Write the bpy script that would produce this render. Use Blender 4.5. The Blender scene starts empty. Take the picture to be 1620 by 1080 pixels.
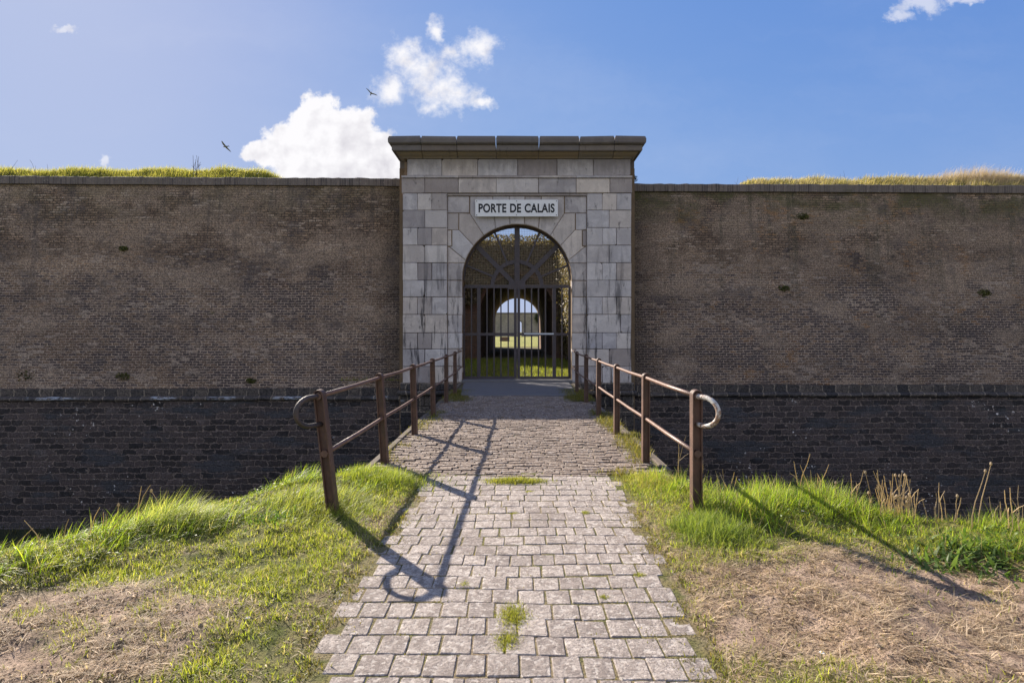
import bpy, math, random
import numpy as np
from mathutils import Vector
R = math.radians
rng = np.random.default_rng(7)
random.seed(7)
S = bpy.context.scene
COL = S.collection

# ------------------------------------------------------------------ camera
cam_d = bpy.data.cameras.new('camera'); cam = bpy.data.objects.new('camera', cam_d); COL.objects.link(cam)
cam.location = (0, 0, 1.6); cam.rotation_euler = (R(90), 0, 0)
cam_d.lens = 20; cam_d.sensor_width = 36
cam_d.shift_x = -8/1620; cam_d.shift_y = -15/1620
cam_d.clip_end = 6000; cam_d.clip_start = 0.05
cam_d.dof.use_dof = True; cam_d.dof.focus_distance = 14; cam_d.dof.aperture_fstop = 6.5
S.camera = cam
S.view_settings.view_transform = 'Standard'; S.view_settings.look = 'None'
S.view_settings.exposure = 1.25; S.view_settings.gamma = 1

# ------------------------------------------------------------------ sun
SUNV = Vector((-1.17, 1.35, 1.0)).normalized()       # towards the sun
sl = bpy.data.lights.new('sun', 'SUN'); sun = bpy.data.objects.new('sun', sl); COL.objects.link(sun)
sl.energy = 5.0; sl.angle = R(0.55); sl.color = (1.0, 0.90, 0.77)
sun.rotation_euler = (-SUNV).to_track_quat('-Z', 'Y').to_euler()

# ------------------------------------------------------------------ node helper
class G:
    def __init__(s, tree): s.t = tree; s.n = tree.nodes; s.l = tree.links
    def put(s, sock, v):
        if v is None: return
        if isinstance(v, bpy.types.NodeSocket): s.l.new(v, sock)
        elif isinstance(v, (tuple, list)):
            if sock.type == 'RGBA' and len(v) == 3: v = (*v, 1)
            sock.default_value = v
        else:
            sock.default_value = v
    def node(s, kind, props=None, **ins):
        n = s.n.new(kind)
        for k, v in (props or {}).items(): setattr(n, k, v)
        for k, v in ins.items():
            k2 = int(k[1:]) if k[0] == 'i' and k[1:].isdigit() else k.replace('_', ' ')
            s.put(n.inputs[k2], v)
        return n
    def m(s, op, a, b=None, c=None, clamp=False):
        n = s.n.new('ShaderNodeMath'); n.operation = op; n.use_clamp = clamp
        s.put(n.inputs[0], a); s.put(n.inputs[1], b); s.put(n.inputs[2], c); return n.outputs[0]
    def mix(s, f, a, b, blend='MIX'):
        n = s.n.new('ShaderNodeMix'); n.data_type = 'RGBA'; n.blend_type = blend
        s.put(n.inputs[0], f); s.put(n.inputs[6], a); s.put(n.inputs[7], b); return n.outputs[2]
    def noise(s, vec, scale, detail=4, rough=.55, dist=0):
        n = s.n.new('ShaderNodeTexNoise'); s.put(n.inputs['Vector'], vec)
        n.inputs['Scale'].default_value = scale; n.inputs['Detail'].default_value = detail
        n.inputs['Roughness'].default_value = rough; n.inputs['Distortion'].default_value = dist
        return n.outputs['Fac']
    def ramp(s, f, lo, hi, a=0., b=1.):
        n = s.n.new('ShaderNodeMapRange'); n.clamp = True; n.interpolation_type = 'SMOOTHSTEP'
        s.put(n.inputs[0], f); n.inputs[1].default_value = lo; n.inputs[2].default_value = hi
        n.inputs[3].default_value = a; n.inputs[4].default_value = b; return n.outputs[0]
    def sep(s, v):
        n = s.n.new('ShaderNodeSeparateXYZ'); s.put(n.inputs[0], v); return n.outputs
    def comb(s, x, y, z):
        n = s.n.new('ShaderNodeCombineXYZ'); s.put(n.inputs[0], x); s.put(n.inputs[1], y); s.put(n.inputs[2], z); return n.outputs[0]

# ------------------------------------------------------------------ world: sky with cumulus
REAR_FILL = (3.2, 3.3, 3.6)  # colour of unseen clouds behind the camera, added to brighten the shaded walls
SKY_SAT, SKY_STR = 1.2, .104
W = bpy.data.worlds.new('World'); S.world = W; W.use_nodes = True
W.node_tree.nodes.clear(); g = G(W.node_tree)
sky = g.node('ShaderNodeTexSky', dict(sky_type='NISHITA', sun_disc=False))
sky.sun_elevation = math.asin(SUNV.z); sky.sun_rotation = math.atan2(SUNV.x, SUNV.y)
sky.altitude = 0; sky.air_density = 1.0; sky.dust_density = 0.35; sky.ozone_density = 2.0
sat = g.node('ShaderNodeHueSaturation', None, Saturation=SKY_SAT, Value=1.0, Color=sky.outputs[0]).outputs[0]
den = g.mix(1.0, (1, 1, 1), g.mix(1.0, sat, (.40, .42, 1.10), 'MULTIPLY'), 'ADD')
skyc = g.mix(1.0, g.mix(1.0, sat, den, 'DIVIDE'), (.99, 1.18, 3.84), 'MULTIPLY')
tc = g.node('ShaderNodeTexCoord').outputs['Generated']
x_, y_, z_ = g.sep(tc)
yy = g.m('MAXIMUM', y_, .05)
u = g.m('DIVIDE', x_, yy); v = g.m('DIVIDE', z_, yy)
P0 = g.comb(u, v, 0); u0, v0 = u, v
def warp(sc, am, off):
    return g.m('MULTIPLY', g.m('SUBTRACT', g.noise(g.comb(g.m('ADD', u0, off), v0, off), sc, 5, .6), .5), am)
u = g.m('ADD', u0, g.m('ADD', warp(16, .045, 1.3), warp(50, .026, 4.1))); v = g.m('ADD', v0, g.m('ADD', warp(16, .045, 7.7), warp(50, .026, 9.2)))
P = P0
n1 = g.noise(P, 24, 10, .62); n2 = g.noise(P, 80, 6, .65)
wob = g.m('ADD', g.m('MULTIPLY', g.m('SUBTRACT', n1, .5), 1.9), g.m('MULTIPLY', g.m('SUBTRACT', n2, .5), .8))
def blob(px, py, rx, ry=None):
    ry = ry or rx
    a = g.m('MULTIPLY', g.m('SUBTRACT', u, (px-818)/900), 900/rx)
    b = g.m('MULTIPLY', g.m('SUBTRACT', v, (525-py)/900), 900/ry)
    return g.m('SUBTRACT', 1, g.m('SQRT', g.m('ADD', g.m('MULTIPLY', a, a), g.m('MULTIPLY', b, b))))
def union(bs):
    o = blob(*bs[0])
    for b in bs[1:]: 
        n = g.n.new('ShaderNodeMath'); n.operation = 'SMOOTH_MAX'
        g.put(n.inputs[0], o); g.put(n.inputs[1], blob(*b)); n.inputs[2].default_value = .12; o = n.outputs[0]
    return o
A = union([(505,192,52,52),(552,212,62,50),(452,232,52,46),(598,250,48,60),(415,243,36,26),(520,275,115,80),(640,300,60,50)])
B = union([(642,92,38,38),(668,120,44,48),(655,110,40,40),(700,140,44,36),(722,152,44,32),(618,142,36,26),(762,166,26,12),(690,166,30,26),(752,76,46,34),(716,82,26,20),(692,52,15,24)])
Cc = union([(1455,6,56,26),(1425,26,34,16),(164,256,9,13),(104,44,26,8),(1530,-4,60,12)])
dA = g.m('ADD', A, g.m('MULTIPLY', wob, .30)); dB = g.m('ADD', g.m('ADD', B, .26), g.m('MULTIPLY', wob, 1.0)); dC = g.m('ADD', Cc, g.m('MULTIPLY', wob, .9))
mA = g.ramp(dA, .02, .26); mB = g.m('MULTIPLY', g.ramp(dB, .08, 1.4), .97); mC = g.m('MULTIPLY', g.ramp(dC, .1, .8), .55)
haze_n = g.noise(g.comb(g.m('MULTIPLY', u, .5), g.m('MULTIPLY', v, 1.6), .3), 2.2, 8, .6)
thin = g.m('MULTIPLY', g.ramp(haze_n, .5, .75), .07)
mask = g.m('MAXIMUM', g.m('MAXIMUM', mA, mB), g.m('MAXIMUM', mC, thin))
front = g.ramp(y_, .05, .3); mask = g.m('MULTIPLY', mask, front)
# relief: noise compared with the same noise a step nearer the sun
P2 = g.comb(g.m('SUBTRACT', u0, .010), g.m('ADD', v0, .012), 0)
rel = g.m('SUBTRACT', g.noise(P2, 13, 4, .5), g.noise(P, 13, 4, .5))
shade = g.m('ADD', g.m('MULTIPLY', g.ramp(dA, .2, 1.1), g.ramp(g.m('SUBTRACT', u0, g.m('MULTIPLY', v0, 1.2)), -.80, -.45, .08, 1.0)), g.m('MULTIPLY', rel, 2.4), clamp=True)
ccol = g.mix(shade, (4.0, 3.95, 4.05), (2.05, 1.95, 2.25))
allc = g.mix(mask, skyc, ccol)
rear = g.m('MULTIPLY', g.ramp(y_, -.02, -.30), g.ramp(g.noise(tc, 2.2, 8, .6), .40, .56))  # added fill clouds, only in the sky behind the camera
allc = g.mix(rear, allc, REAR_FILL)
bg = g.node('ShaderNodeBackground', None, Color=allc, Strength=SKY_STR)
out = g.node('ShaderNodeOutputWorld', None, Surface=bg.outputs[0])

# ------------------------------------------------------------------ materials
MATS = {}
def newmat(name):
    m = bpy.data.materials.new(name); m.use_nodes = True; m.node_tree.nodes.clear()
    MATS[name] = m; return m, G(m.node_tree)
def finish(g, col, rough=.9, bump=None, bdist=.01, metal=0, bstr=1.0, spec=.3, trans=None):
    p = g.node('ShaderNodeBsdfPrincipled', None, Base_Color=col, Roughness=rough, Metallic=metal)
    p.inputs['Specular IOR Level'].default_value = spec
    if bump is not None:
        b = g.node('ShaderNodeBump', None, Height=bump, Distance=bdist, Strength=bstr)
        g.l.new(b.outputs[0], p.inputs['Normal'])
    sh = p.outputs[0]
    if trans is not None:
        t = g.node('ShaderNodeBsdfTranslucent', None, Color=trans)
        mx = g.node('ShaderNodeMixShader', None, i0=.5); g.l.new(sh, mx.inputs[1]); g.l.new(t.outputs[0], mx.inputs[2]); sh = mx.outputs[0]
    o = g.node('ShaderNodeOutputMaterial'); g.l.new(sh, o.inputs[0])
def objc(g): return g.node('ShaderNodeTexCoord').outputs['Object']
def bricks(g, vec, w, h, mort, c1, c2, cm, smooth=.3, off=.5, bias=0):
    n = g.node('ShaderNodeTexBrick', dict(offset=off, squash=1.0), Vector=vec, Scale=1.0)
    n.inputs['Mortar Size'].default_value = mort; n.inputs['Mortar Smooth'].default_value = smooth
    n.inputs['Brick Width'].default_value = w; n.inputs['Row Height'].default_value = h; n.inputs['Bias'].default_value = bias
    g.put(n.inputs['Color1'], c1); g.put(n.inputs['Color2'], c2); g.put(n.inputs['Mortar'], cm)
    return n.outputs[0], n.outputs[1]

# --- upper brick wall
def mat_brick_wall(name, seed, warm, moss, lum):
    m, g = newmat(name); o = objc(g); X, Y, Z = g.sep(o)
    wv = g.noise(o, .9, 3); wv2 = g.noise(o, 14, 3)
    px = g.m('ADD', X, g.m('MULTIPLY', wv2, .03)); pz = g.m('ADD', Z, g.m('ADD', g.m('MULTIPLY', wv, .07), g.m('MULTIPLY', wv2, .022)))
    vec = g.comb(px, pz, 0)
    tt, f = bricks(g, vec, .235, .085, .016, (0,0,0), (1,1,1), (.5,.5,.5)); t = g.sep(tt)[0]
    def N(sx, sz, k, sc, det=5, ro=.62): return g.noise(g.comb(g.m('MULTIPLY', X, sx), g.m('MULTIPLY', Z, sz), seed+k), sc, det, ro)
    big = N(1, 1.2, 0, .38, 7); mid = N(1, 1, 1, 1.3, 7, .68); fine = N(1, 1, 2, 9, 6, .7); gr_ = N(1, 1, 3, 28, 4, .75)
    tj = g.m('MULTIPLY', g.m('SUBTRACT', t, .5), .30)
    brick = g.mix(g.ramp(g.m('ADD', mid, tj), .35, .65), (.17,.13,.10), (.30,.235,.175))
    # dark fired bricks in drifts, more of them low down, broken up brick by brick
    low = g.ramp(Z, 5.6, 2.6, -.16, .045)
    dk = g.ramp(g.m('ADD', g.m('ADD', g.m('MULTIPLY', big, .55), g.m('MULTIPLY', mid, .45)), g.m('ADD', g.m('MULTIPLY', tj, .8), low)), .46, .56)
    brick = g.mix(g.m('MULTIPLY', dk, .9), brick, (.060,.054,.064))
    # mortar: pale low down, raked out and dark near the top
    open_ = g.ramp(g.m('ADD', Z, g.m('MULTIPLY', big, 4)), 5.4, 6.6)
    mort = g.mix(open_, (.34,.295,.25), (.075,.065,.055)); mort = g.mix(g.ramp(fine, .45, .7), mort, (.20,.17,.14))
    c = g.mix(f, brick, mort)
    lime = g.m('MULTIPLY', g.ramp(g.m('ADD', N(1, 1.6, 5, .5, 7, .68), g.m('MULTIPLY', low, -.5)), .49, .60), g.ramp(gr_, .25, .5))
    c = g.mix(g.m('MULTIPLY', lime, .68), c, (.30,.252,.205))
    band = N(.3, 1.2, 6, .8, 6, .7); c = g.mix(1.0, c, g.mix(g.ramp(band, .36, .64), (.84,.82,.82), (1.14,1.12,1.10)), 'MULTIPLY')
    run = g.m('MULTIPLY', g.ramp(N(3.0, .22, 7, .9, 6, .65), .52, .64), g.ramp(g.m('ADD', Z, g.m('MULTIPLY', mid, 3)), 3.2, 7.0, .1, .55))
    c = g.mix(run, c, g.mix(moss, (.105,.09,.098), (.085,.085,.062)))
    rust = g.ramp(g.m('ADD', N(1, 1, 9, 1.0, 6, .7), tj), .60, .72)
    c = g.mix(g.m('MULTIPLY', rust, .6*warm), c, (.30,.175,.08))
    pale = g.m('MULTIPLY', g.ramp(g.m('ADD', N(.6, 1.6, 12, 1.1, 6, .7), tj), .59, .70), .55); c = g.mix(pale, c, (.44,.385,.33))
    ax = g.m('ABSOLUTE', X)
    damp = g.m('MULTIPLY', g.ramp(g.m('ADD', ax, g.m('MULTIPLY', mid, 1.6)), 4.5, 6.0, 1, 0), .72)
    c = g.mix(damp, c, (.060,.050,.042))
    mz = g.ramp(g.m('ADD', Z, g.m('MULTIPLY', mid, 2.2)), 6.0, 7.6)
    c = g.mix(g.m('MULTIPLY', g.m('MULTIPLY', mz, g.m('MULTIPLY', g.ramp(gr_, .35, .55), g.ramp(N(1, 1.6, 21, 1.0, 5, .7), .38, .6))), moss), c, (.075,.085,.035))
    sp = g.m('MULTIPLY', g.ramp(N(1, 1, 14, 13, 3, .5), .70, .76), g.ramp(N(1, 1, 15, .7, 2), .48, .58))
    c = g.mix(g.m('MULTIPLY', sp, .7), c, (.62,.60,.58))
    gn = g.m('MULTIPLY', g.ramp(N(1, 1.4, 16, 1.7, 5, .7), .66, .74), .7); c = g.mix(gn, c, (.07,.08,.032))
    c = g.mix(1.0, c, g.mix(g.ramp(gr_, .38, .62), (.5,.5,.53), (1.58,1.53,1.48)), 'MULTIPLY')
    c = g.mix(1.0, c, (lum*1.13, lum*1.06, lum*1.02), 'MULTIPLY')
    h = g.m('ADD', g.m('ADD', g.m('MULTIPLY', g.m('SUBTRACT', 1, f), .5), g.m('MULTIPLY', gr_, 1.1)), g.m('MULTIPLY', fine, .8))
    c = g.mix(g.m('MULTIPLY', g.ramp(N(1, 1.3, 31, .9, 7, .72), .53, .66), .5), c, (.085,.074,.078))
    finish(g, c, .95, h, .02)
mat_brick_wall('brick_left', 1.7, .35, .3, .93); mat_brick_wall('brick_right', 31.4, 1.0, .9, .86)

# --- lower dark rubble-brick wall
m, g = newmat('dark_masonry'); o = objc(g); X, Y, Z = g.sep(o)
w1 = g.noise(o, 5.5, 3); w2 = g.noise(g.comb(Z, X, 0), 5.5, 3); w0 = g.noise(o, .8, 2)
vec = g.comb(g.m('ADD', X, g.m('MULTIPLY', w1, .36)), g.m('ADD', Z, g.m('ADD', g.m('MULTIPLY', w2, .15), g.m('MULTIPLY', w0, .10))), 0)
c, f = bricks(g, vec, .43, .19, .024, (.085,.070,.070), (.022,.021,.024), (.185,.155,.140), smooth=.6)
mid = g.noise(o, .7, 5, .65); fine = g.noise(o, 12, 6, .7)
pp = g.m('MULTIPLY', g.ramp(g.noise(g.comb(X, g.m('MULTIPLY', Z, 1.6), 11), 1.0, 7, .7), .55, .68), .45)
c = g.mix(pp, c, (.15,.14,.145))
ren = g.ramp(g.noise(g.comb(g.m('MULTIPLY', X, .6), g.m('MULTIPLY', Z, 2.0), 5), .8, 5, .6), .52, .62)
c = g.mix(g.m('MULTIPLY', ren, .8), c, (0.052,0.058,0.070))
c = g.mix(g.m('MULTIPLY', g.ramp(fine, .52, .75), .45), c, (0.170,0.160,0.170))
sp = g.m('MULTIPLY', g.ramp(g.noise(o, 9, 3, .5), .66, .70), g.ramp(g.noise(g.comb(X, Z, 3), .5, 2), .52, .6))
c = g.mix(g.m('MULTIPLY', sp, .8), c, (0.840,0.840,0.850))
c = g.mix(g.m('MULTIPLY', g.ramp(g.m('ADD', Z, mid), -4.3, -3.6, 1, 0), .5), c, (0.100,0.100,0.110))
c = g.mix(1.0, c, g.mix(g.ramp(g.noise(o, 22, 4, .7), .35, .65), (.6,.6,.62), (1.5,1.4,1.38)), 'MULTIPLY')
finish(g, c, .85, g.m('ADD', g.m('MULTIPLY', g.m('SUBTRACT', 1, f), 1.2), fine), .03)

# --- string course: dark blue stone with lime white streaks
m, g = newmat('blue_stone'); o = objc(g); X, Y, Z = g.sep(o)
vec = g.comb(X, Z, 0)
vec = g.comb(g.m('ADD', X, g.m('MULTIPLY', g.noise(o, 3, 3), .25)), g.m('ADD', Z, g.m('MULTIPLY', g.noise(o, 5, 3), .04)), 0)
c, f = bricks(g, vec, .42, .9, .022, (.105,.092,.085), (.032,.032,.038), (.20,.175,.15))
c = g.mix(1.0, c, g.mix(g.ramp(g.noise(o, 18, 5, .75), .38, .62), (.45,.45,.48), (1.7,1.6,1.5)), 'MULTIPLY')
a = g.noise(o, 2.2, 5, .6); b = g.noise(g.comb(g.m('MULTIPLY', X, 1), g.m('MULTIPLY', Z, 4), 0), 5, 5, .7)
wl = g.m('MULTIPLY', g.ramp(g.noise(g.comb(X, 0, 7), .8, 4), .47, .55), g.ramp(b, .47, .53))
left = g.ramp(X, -1.2, -2.0)
c = g.mix(g.m('MULTIPLY', g.m('MULTIPLY', g.m('MULTIPLY', wl, left), g.m('MULTIPLY', g.ramp(Z, -.515, -.53), g.ramp(Z, -.64, -.60))), .8), c, (.42,.47,.55))
c = g.mix(g.m('MULTIPLY', g.ramp(a, .55, .7), .5), c, (0.093,0.076,0.060))
finish(g, c, .75, g.m('ADD', b, g.m('SUBTRACT', 1, f)), .02)

# --- coping of bricks on end
m, g = newmat('coping_brick'); o = objc(g); X, Y, Z = g.sep(o)
vec = g.comb(g.m('ADD', X, g.m('MULTIPLY', g.noise(o, 6, 2), .02)), g.m('ADD', Z, Y), 0)
c, f = bricks(g, vec, .082, 40, .008, (0.207,0.171,0.158), (0.090,0.077,0.077), (0.270,0.234,0.207), off=0)
a = g.noise(o, 1.3, 6, .65); b = g.noise(o, 12, 5, .65)
c = g.mix(g.m('MULTIPLY', g.ramp(a, .42, .62), .7), c, (0.180,0.153,0.135))
c = g.mix(g.m('MULTIPLY', g.ramp(b, .58, .7), .5), c, (0.396,0.360,0.324))
c = g.mix(g.m('MULTIPLY', g.ramp(a, .6, .72), .6), c, (0.099,0.099,0.054))
finish(g, c, .92, g.m('ADD', g.m('SUBTRACT', 1, f), b), .02)

# --- limestone ashlar
def mat_stone(name, base, alt, dark, yellow=0.0):
    m, g = newmat(name); o = objc(g); X, Y, Z = g.sep(o)
    at = g.node('ShaderNodeAttribute', dict(attribute_name='tint')); t = g.sep(at.outputs['Color'])
    sh = g.m('MULTIPLY', t[0], 13.7)
    vo = g.comb(g.m('ADD', X, sh), Y, g.m('ADD', Z, g.m('MULTIPLY', t[1], 7.7)))
    c = g.mix(t[0], base, alt)
    n = g.noise(vo, 2.4, 6, .6, .5); n3 = g.noise(vo, 22, 6, .7)
    c = g.mix(g.m('MULTIPLY', g.ramp(n, .42, .66), .55), c, tuple(q*1.22 for q in base))
    c = g.mix(g.m('MULTIPLY', t[1], .7), c, (.22,.185,.185))
    c = g.mix(g.m('MULTIPLY', g.ramp(n3, .45, .8), .3), c, (0.214,0.190,0.173))
    # vertical run-off stains, stronger towards the foot
    st = g.noise(g.comb(g.m('MULTIPLY', X, 2.6), Y, g.m('MULTIPLY', Z, .30)), 1.5, 7, .68)
    low = g.ramp(Z, 5.0, 1.4, .15, 1.0)
    c = g.mix(g.m('MULTIPLY', g.m('MULTIPLY', g.ramp(st, .515, .62), low), dark), c, (0.058,0.056,0.063))
    bl = g.m('MULTIPLY', g.ramp(g.noise(g.comb(g.m('MULTIPLY', X, 2), 3, Z), 2.0, 4, .6), .60, .68), low)
    c = g.mix(g.m('MULTIPLY', bl, .35), c, (0.478,0.478,0.528))
    if yellow: c = g.mix(g.m('MULTIPLY', g.ramp(n, .35, .6), yellow), c, (0.412,0.314,0.165))
    bt = g.m('MULTIPLY', g.ramp(g.noise(g.comb(g.m('MULTIPLY', X, 1.8), 5, g.m('MULTIPLY', Z, .6)), 2.2, 7, .7), .59, .68), dark)
    c = g.mix(g.m('MULTIPLY', bt, .8), c, (.06,.055,.058))
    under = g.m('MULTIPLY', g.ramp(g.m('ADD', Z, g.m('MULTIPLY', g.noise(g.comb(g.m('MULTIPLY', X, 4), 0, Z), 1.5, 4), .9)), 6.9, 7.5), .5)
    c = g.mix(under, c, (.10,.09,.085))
    vein = g.ramp(g.m('ABSOLUTE', g.m('SUBTRACT', g.noise(vo, 3.2, 4, .6, 1.0), .5)), 0, .012, .25, 0)
    c = g.mix(vein, c, (0.132,0.116,0.116))
    c = g.mix(1.0, c, g.mix(t[2], (1.06,1.0,.93), (.95,.97,1.02)), 'MULTIPLY')
    finish(g, c, .85, g.m('ADD', g.m('MULTIPLY', n3, .6), n), .010)
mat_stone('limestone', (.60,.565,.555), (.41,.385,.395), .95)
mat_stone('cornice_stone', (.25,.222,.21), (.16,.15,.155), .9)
mat_stone('cavetto_stone', (0.462,0.380,0.281), (0.330,0.272,0.214), .6, .5)
m, g = newmat('mortar'); o = objc(g)
finish(g, g.mix(g.noise(o, 8), (.05,.045,.04), (.10,.085,.07)), .95, g.noise(o, 40), .01)
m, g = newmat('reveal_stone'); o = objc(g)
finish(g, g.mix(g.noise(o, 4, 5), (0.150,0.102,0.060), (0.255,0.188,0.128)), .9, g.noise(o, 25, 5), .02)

# --- inner brick
m, g = newmat('inner_brick'); o = objc(g); X, Y, Z = g.sep(o)
c, f = bricks(g, g.comb(g.m('ADD', X, Y), Z, 0), .23, .08, .01, (0.225,0.112,0.068), (0.105,0.060,0.045), (0.240,0.195,0.165))
c = g.mix(g.m('MULTIPLY', g.ramp(g.noise(o, .8, 5), .45, .65), .6), c, (0.135,0.105,0.068))
finish(g, c, .92, g.m('SUBTRACT', 1, f), .02)
m, g = newmat('far_masonry'); o = objc(g); X, Y, Z = g.sep(o)
c, f = bricks(g, g.comb(X, Z, 0), .5, .25, .03, (0.360,0.315,0.255), (0.255,0.225,0.195), (0.330,0.285,0.240))
c = g.mix(g.m('MULTIPLY', g.ramp(g.noise(o, .25, 6), .45, .65), .6), c, (0.195,0.180,0.135))
finish(g, c, .92)

# --- metal
def mat_rust(name, base, hi, white=0, rough=.55):
    m, g = newmat(name); o = objc(g)
    a = g.noise(o, 7, 6, .65); b = g.noise(o, 45, 5, .7)
    c = g.mix(g.ramp(a, .4, .65), base, hi)
    c = g.mix(g.m('MULTIPLY', g.ramp(b, .55, .72), .5), c, (.19,.085,.04))
    if white: c = g.mix(g.m('MULTIPLY', g.ramp(g.noise(o, 16, 5, .7), .44, .52), white), c, (.52,.50,.46))
    finish(g, c, rough, g.m('ADD', a, b), .004, metal=.0, spec=.5)
mat_rust('rusty_steel', (.085,.048,.036), (.13,.07,.05))
mat_rust('rail_steel', (.15,.085,.06), (.2,.115,.085), rough=.45)
mat_rust('flaked_white_steel', (.2,.12,.08), (.26,.17,.12), 1.0)
mat_rust('bare_steel', (.04,.032,.032), (.075,.055,.05), 0, .6)
mat_rust('gate_steel', (.042,.034,.042), (.06,.048,.056), rough=.5)
m, g = newmat('strip_pale'); o = objc(g); finish(g, g.mix(g.noise(o, 20, 4), (.55,.6,.66), (.42,.46,.52)), .5)  # pale blue-grey colour for the strip on the middle rail
m, g = newmat('net_wire'); finish(g, (.30,.24,.17), .5)
m, g = newmat('sign_white'); o = objc(g)
c = g.mix(g.ramp(g.noise(o, 3, 5), .5, .75), (.78,.79,.82), (.62,.62,.64)); finish(g, c, .45, spec=.4)
m, g = newmat('sign_black'); finish(g, (.012,.013,.02), .5)
m, g = newmat('screw'); finish(g, (.05,.05,.05), .5)

# --- paving
def mat_pav(name, a, b, d, spk):
    m, g = newmat(name); o = objc(g)
    at = g.node('ShaderNodeAttribute', dict(attribute_name='tint')); t = g.sep(at.outputs['Color'])
    c = g.mix(t[0], a, b)
    oo = g.comb(g.m('ADD', g.sep(o)[0], g.m('MULTIPLY', t[0], 9)), g.sep(o)[1], g.m('MULTIPLY', t[2], 5))
    n = g.noise(oo, 11, 7, .7); n2 = g.noise(oo, 75, 6, .75); n3 = g.noise(o, 1.6, 4, .6); n5 = g.noise(oo, 30, 4, .6)
    c = g.mix(g.m('MULTIPLY', g.ramp(n, .47, .58), .7), c, d)
    c = g.mix(g.m('MULTIPLY', g.ramp(n2, .48, .56), .72), c, tuple(q*.40 for q in a))
    c = g.mix(g.m('MULTIPLY', g.ramp(n5, .46, .38), spk), c, (.66,.60,.54))
    c = g.mix(g.m('MULTIPLY', g.ramp(n3, .5, .66), .4), c, d)
    finish(g, c, .9, g.m('ADD', g.m('MULTIPLY', n, .8), g.m('ADD', n2, g.m('MULTIPLY', n5, .8))), .014)
mat_pav('sett_stone', (.47,.405,.36), (.33,.28,.25), (.21,.17,.148), .55)
mat_pav('deck_brick', (.31,.24,.19), (.22,.165,.13), (.12,.09,.07), .45)
m, g = newmat('joint_soil'); o = objc(g)
c = g.mix(g.ramp(g.noise(o, 5, 5), .4, .6), (.11,.082,.055), (.075,.085,.022))
c = g.mix(g.ramp(g.noise(o, 70, 3), .5, .7), c, (.16,.13,.1))
finish(g, c, .95, g.noise(o, 60, 5), .01)
m, g = newmat('concrete'); o = objc(g)
c = g.mix(g.noise(o, 3, 6, .65), (.15,.145,.15), (.10,.098,.105)); c = g.mix(g.m('MULTIPLY', g.ramp(g.noise(o, 40, 4), .5, .7), .5), c, (.2,.19,.18))
finish(g, c, .85, g.noise(o, 30, 6), .008)
m, g = newmat('kerb_stone'); o = objc(g)
c = g.mix(g.noise(o, 3, 6, .65), (.16,.125,.10), (.09,.075,.06)); c = g.mix(g.m('MULTIPLY', g.ramp(g.noise(o, 30, 4), .5, .7), .5), c, (.1,.09,.05))
finish(g, c, .9, g.noise(o, 30, 6), .012)

# --- terrain
m, g = newmat('terrain'); o = objc(g); X, Y, Z = g.sep(o)
at = g.node('ShaderNodeAttribute', dict(attribute_name='zone')); t = g.sep(at.outputs['Color'])
n = g.noise(o, 6, 6, .65); n2 = g.noise(o, 55, 6, .7); n4 = g.noise(o, .5, 5, .6)
soil = g.mix(g.ramp(n, .42, .58), (.44,.32,.235), (.28,.195,.14)); soil = g.mix(g.ramp(n2, .48, .6), soil, (.12,.08,.055))
grs = g.mix(g.ramp(n, .4, .6), (.10,.115,.02), (.21,.19,.055)); grs = g.mix(g.m('MULTIPLY', g.ramp(n2, .46, .6), .8), grs, (.035,.04,.010))
c = g.mix(t[0], soil, grs)
dark = g.mix(g.ramp(n4, .45, .62), (.035,.04,.016), (.085,.07,.045))
c = g.mix(t[1], c, dark)
finish(g, c, .95, g.m('ADD', n, n2), .03)
m, g = newmat('field_grass'); o = objc(g)
n = g.noise(o, .35, 7, .65); n2 = g.noise(o, 9, 6, .7)
c = g.mix(g.ramp(n, .4, .62), (.17,.185,.025), (.30,.27,.06)); c = g.mix(g.m('MULTIPLY', g.ramp(n2, .45, .65), .6), c, (.045,.06,.012))
finish(g, c, .95, n2, .08)

# --- foliage
def mat_leaf(name, tr=1.6, rough=.5):
    m, g = newmat(name)
    at = g.node('ShaderNodeAttribute', dict(attribute_name='tint'))
    c = at.outputs['Color']; tcol = g.mix(1.0, c, (tr, tr*1.02, tr*.55), 'MULTIPLY')
    finish(g, c, rough, spec=.35, trans=tcol)
mat_leaf('grass_blade'); mat_leaf('straw', 1.0, .7); mat_leaf('leaf', .9, .5)
m, g = newmat('gull_white'); finish(g, (.62,.62,.63), .7)
m, g = newmat('gull_grey'); finish(g, (.10,.10,.11), .7)
m, g = newmat('gull_beak'); finish(g, (.5,.32,.05), .6)
m, g = newmat('petal'); finish(g, (.8,.8,.76), .6)

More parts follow.
